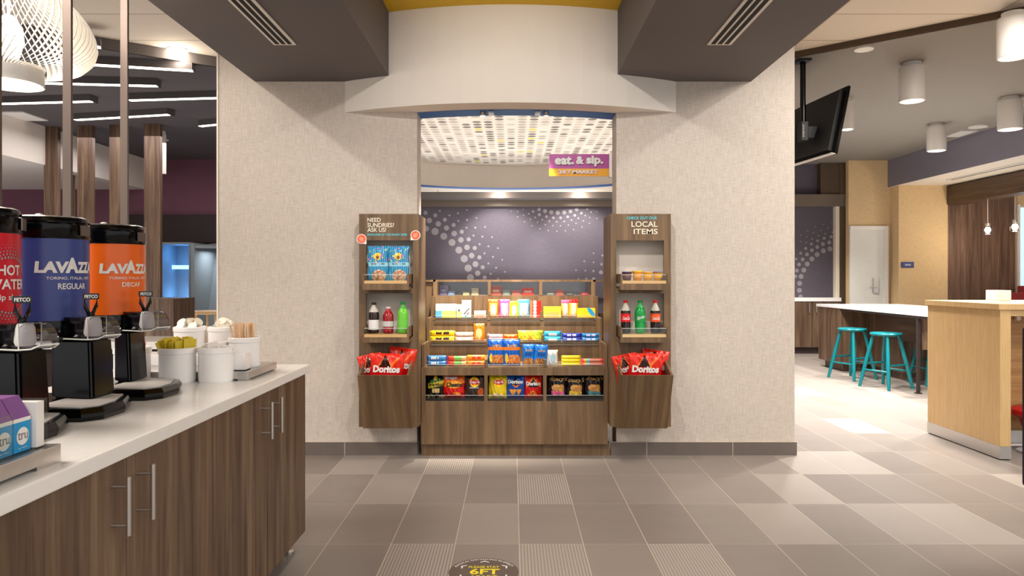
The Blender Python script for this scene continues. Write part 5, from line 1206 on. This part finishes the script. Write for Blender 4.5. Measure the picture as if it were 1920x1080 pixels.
# island
IZ = .885; IX = 4.40
t = thing('kitchen_island', 'island counter with white top where the teal stools stand', 'island', (4.9, 9, 0))
b = MB(); b.box(IX, 7.45, IZ - .035, 5.6, 10.46, IZ, .003); b.build('worktop', M['quartz'], t)
b = MB(); b.box(IX + .01, 9.72, .10, 5.5, 10.40, IZ - .036); b.box(IX + .38, 8.82, .10, 5.5, 9.72, IZ - .036); b.build('cabinet_body', M['walnut'], t)
b = MB(); b.box(IX + .08, 9.78, 0, 5.4, 10.34, .10); b.box(IX + .44, 8.86, 0, 5.4, 9.78, .10); b.build('toe_kick', M['walnut'], t)
b = MB(); b.box(IX + .33, 8.0, .50, IX + .36, 9.42, IZ - .036); b.build('apron_panel', M['dark_walnut'], t)
for x, y in ((IX + .03, 7.88), (5.45, 7.6)):
    b = MB(); b.box(x - .015, y - .015, .012, x + .015, y + .015, IZ - .036); b.box(x - .03, y - .03, 0, x + .03, y + .03, .012); b.build('leg', M['deep_brown'], t)
b = MB(); b.box(IX + .01, 7.6, IZ - .06, IX + .05, 9.7, IZ - .036); b.build('support_rail', M['deep_brown'], t)
b = MB(); b.box(IX + .10, 7.90, .476, 5.4, 7.93, IZ - .037); b.build('end_panel', M['walnut'], t)
# stools
def stool(x, y, rz, label):
    t = thing('bar_stool', label, 'stool', (x, y, 0), 'teal wooden stools at the island', rz)
    H = .635
    b = MB(); b.lathe([(0, H - .042), (.12, H - .042), (.165, H - .030), (.172, H - .014), (.165, H - .003), (.13, H - .002), (.08, H - .007), (0, H - .009)], (0, 0, 0), 44); b.build('seat', M['teal'], t, local=True, smooth=1)
    tops = [(.095 * sx, .095 * sy) for sx, sy in ((1, 1), (1, -1), (-1, -1), (-1, 1))]; bots = [(a * 2.05, c * 2.05) for a, c in tops]
    def on(k, z): f_ = 1 - z / (H - .04); return Vector((tops[k][0] + (bots[k][0] - tops[k][0]) * f_, tops[k][1] + (bots[k][1] - tops[k][1]) * f_, z))
    for k in range(4):
        b = MB(); b.tube([on(k, 0), on(k, .15), on(k, .35), on(k, H - .035)], .02, 12, [.0165, .021, .022, .017]); b.build('leg', M['teal'], t, local=True, smooth=1)
    for k, z in ((0, .20), (1, .27), (2, .20), (3, .27)):
        b = MB(); b.rod(on(k, z), on((k + 1) % 4, z), .011, 10); b.build('rung', M['teal'], t, local=True, smooth=1)
    return t
stool(px2x(1661, 8.32), 8.32, .42, 'teal stool nearest the camera, right of the front pair')
stool(px2x(1598, 9.05), 9.05, .42, 'teal stool behind the nearest one, to its left')
stool(5.0, 8.57, 0, 'teal stool seen only as legs behind the island leg, beside the oak table')
# oak table
t = thing('oak_bar_table', 'tall light oak table with a panel leg and steel kick plate at right', 'table', (4.2, 5.4, 0))
b = MB(); b.box(3.37, 5.0, 1.045, 5.6, 5.9, 1.085, .002); b.build('tabletop', M['oak'], t)
b = MB(); b.box(3.385, 5.01, .095, 3.46, 5.885, 1.044, .001); b.build('panel_leg', M['oak'], t)
b = MB(); b.box(3.383, 5.008, .008, 3.462, 5.887, .095); b.build('kick_plate', M['steel'], t)
b = MB(); b.box(3.39, 5.02, 0, 3.455, 5.875, .009); b.build('glide_strip', M['void'], t)
b = MB(); b.box(3.46, 5.42, .12, 5.5, 5.45, 1.0); b.build('modesty_panel', M['oak_h'], t)
b = MB(); b.box(3.46, 5.02, 1.0, 5.5, 5.05, 1.045); b.build('apron', M['oak'], t)
b = MB(); b.box(3.46, 5.415, .02, 5.5, 5.455, .12); b.build('modesty_kick_plate', M['steel'], t)
b = MB(); b.cyl((px2x(1907, 5.4), 5.38, py2z(597, 5.38)), .017, .03, 20, 'Y'); b.build('bag_hook', M['white'], t, smooth=1)
# red stool seat behind the oak leg, plum chair at the very edge
t = thing('low_red_stool', 'low red seat just showing behind the oak table leg', 'stool', (3.83, 5.25, 0))
b = MB(); b.lathe([(.0, .28), (.14, .28), (.17, .30), (.17, .33), (.15, .345), (0, .35)], (3.80, 5.22, -.02), 36); b.build('seat', M['redseat'], t, smooth=1)
b = MB(); b.cyl((3.80, 5.22, .19), .10, .075, 28, r2=.12); b.build('seat_base', M['redseat'], t, smooth=1)
b = MB(); b.cyl((3.80, 5.22, 0.012), .025, .18, 16); b.cyl((3.80, 5.22, 0), .13, .012, 28); b.build('pedestal', M['steel'], t, smooth=1)
t = thing('plum_chair', 'dark plum upholstered chair back at the right edge', 'chair', (1.9, 2.6, 0))
xe = px2x(1915, 2.95)
b = MB(); b.box(xe, 2.45, .42, xe + .06, 2.95, py2z(632, 2.45), .015); b.build('backrest', M['plum'], t, smooth=1)
b = MB(); b.box(xe + .06, 2.45, .36, xe + .5, 2.95, .46, .02); b.build('seat', M['plum'], t, smooth=1)
for x, y in ((xe + .02, 2.47), (xe + .02, 2.93), (xe + .45, 2.47), (xe + .45, 2.93)):
    b = MB(); b.box(x, y - .02, 0, x + .035, y + .02, .42 if x < xe + .1 else .37); b.build('leg', M['plum'], t)
# office sign, pendants, beam, booth bits
x0, x1 = px2x(1691, 11.58), px2x(1714, 11.58)
t = thing('office_sign', 'small blue door sign reading OFFICE on the mustard wall', 'sign', ((x0 + x1) / 2, 11.59, py2z(502, 11.58)))
b = MB(); b.box(x0, 11.585, py2z(502, 11.58), x1, 11.598, py2z(491, 11.58)); pl = b.build('plate', M['signblue'], t)
lettering('OFFICE', (px2x(1697, 11.58), py2z(498.2, 11.58), px2x(1708, 11.58), py2z(495.2, 11.58)), lambda x, z: Vector((x, 11.583, z)), M['white'], pl, .02)
b = MB(); b.box(6.98, 8.2, 2.44, 7.25, 11.6, 2.73); tag(b.build('wood_beam', M['dark_walnut']), 'dark walnut ceiling beam over the pendant lamps at right', 'beam')
for px, py, lb in ((1852, 430, 'glass jar pendant lamp on the left of the pair by the walnut wall'), (1903, 424, 'glass jar pendant lamp on the right, nearer the picture edge')):
    x = 7.1; Y = x * FPX / (px - VX); z = py2z(py, Y)
    t = thing('jar_pendant_lamp', lb, 'pendant lamp', (x, Y, z - .06), 'glass jar pendants under the walnut beam')
    b = MB(); b.lathe([(.045, -.075), (.06, -.065), (.06, .04), (.035, .06), (.035, .07)], (x, Y, z), 28); b.build('glass_jar', M['glass'], t, smooth=1)
    b = MB(); b.lathe([(0, -.055), (.028, -.045), (.042, -.01), (.026, .03), (0, .035)], (x, Y, z), 20); b.build('bulb', M['bulb'], t, smooth=1)
    b = MB(); b.cyl((x, Y, z + .055), .032, .035, 20); b.build('socket', M['steel'], t, smooth=1)
    b = MB(); b.rod((x, Y, z + .09), (x, Y, 2.44), .004, 8); b.build('cable', M['white'], t)
    pnt((x, Y, z - .1), 14)
t = thing('red_booth_seat', 'dark red booth back near the window at right', 'booth', (8.3, 11.0, 0))
b = MB(); b.box(px2x(1889, 11.2), 11.1, .4, 9.6, 11.25, py2z(549, 11.1), .02); b.build('backrest', M['maroon'], t, smooth=1)
b = MB(); b.box(px2x(1911, 11.4), 11.3, .4, 9.6, 11.45, py2z(536, 11.3), .02); b.build('far_backrest', M['maroon'], t, smooth=1)
b = MB(); b.box(px2x(1889, 11.2), 10.6, 0, 9.6, 11.1, .42, .02); b.build('seat', M['maroon'], t, smooth=1)
b = MB(); b.box(px2x(1856, 5.7), 5.62, 1.0855, px2x(1883, 5.7), 5.75, py2z(544, 5.7), .003); tag(b.build('power_box', M['white']), 'small white box standing on the oak table', 'box')
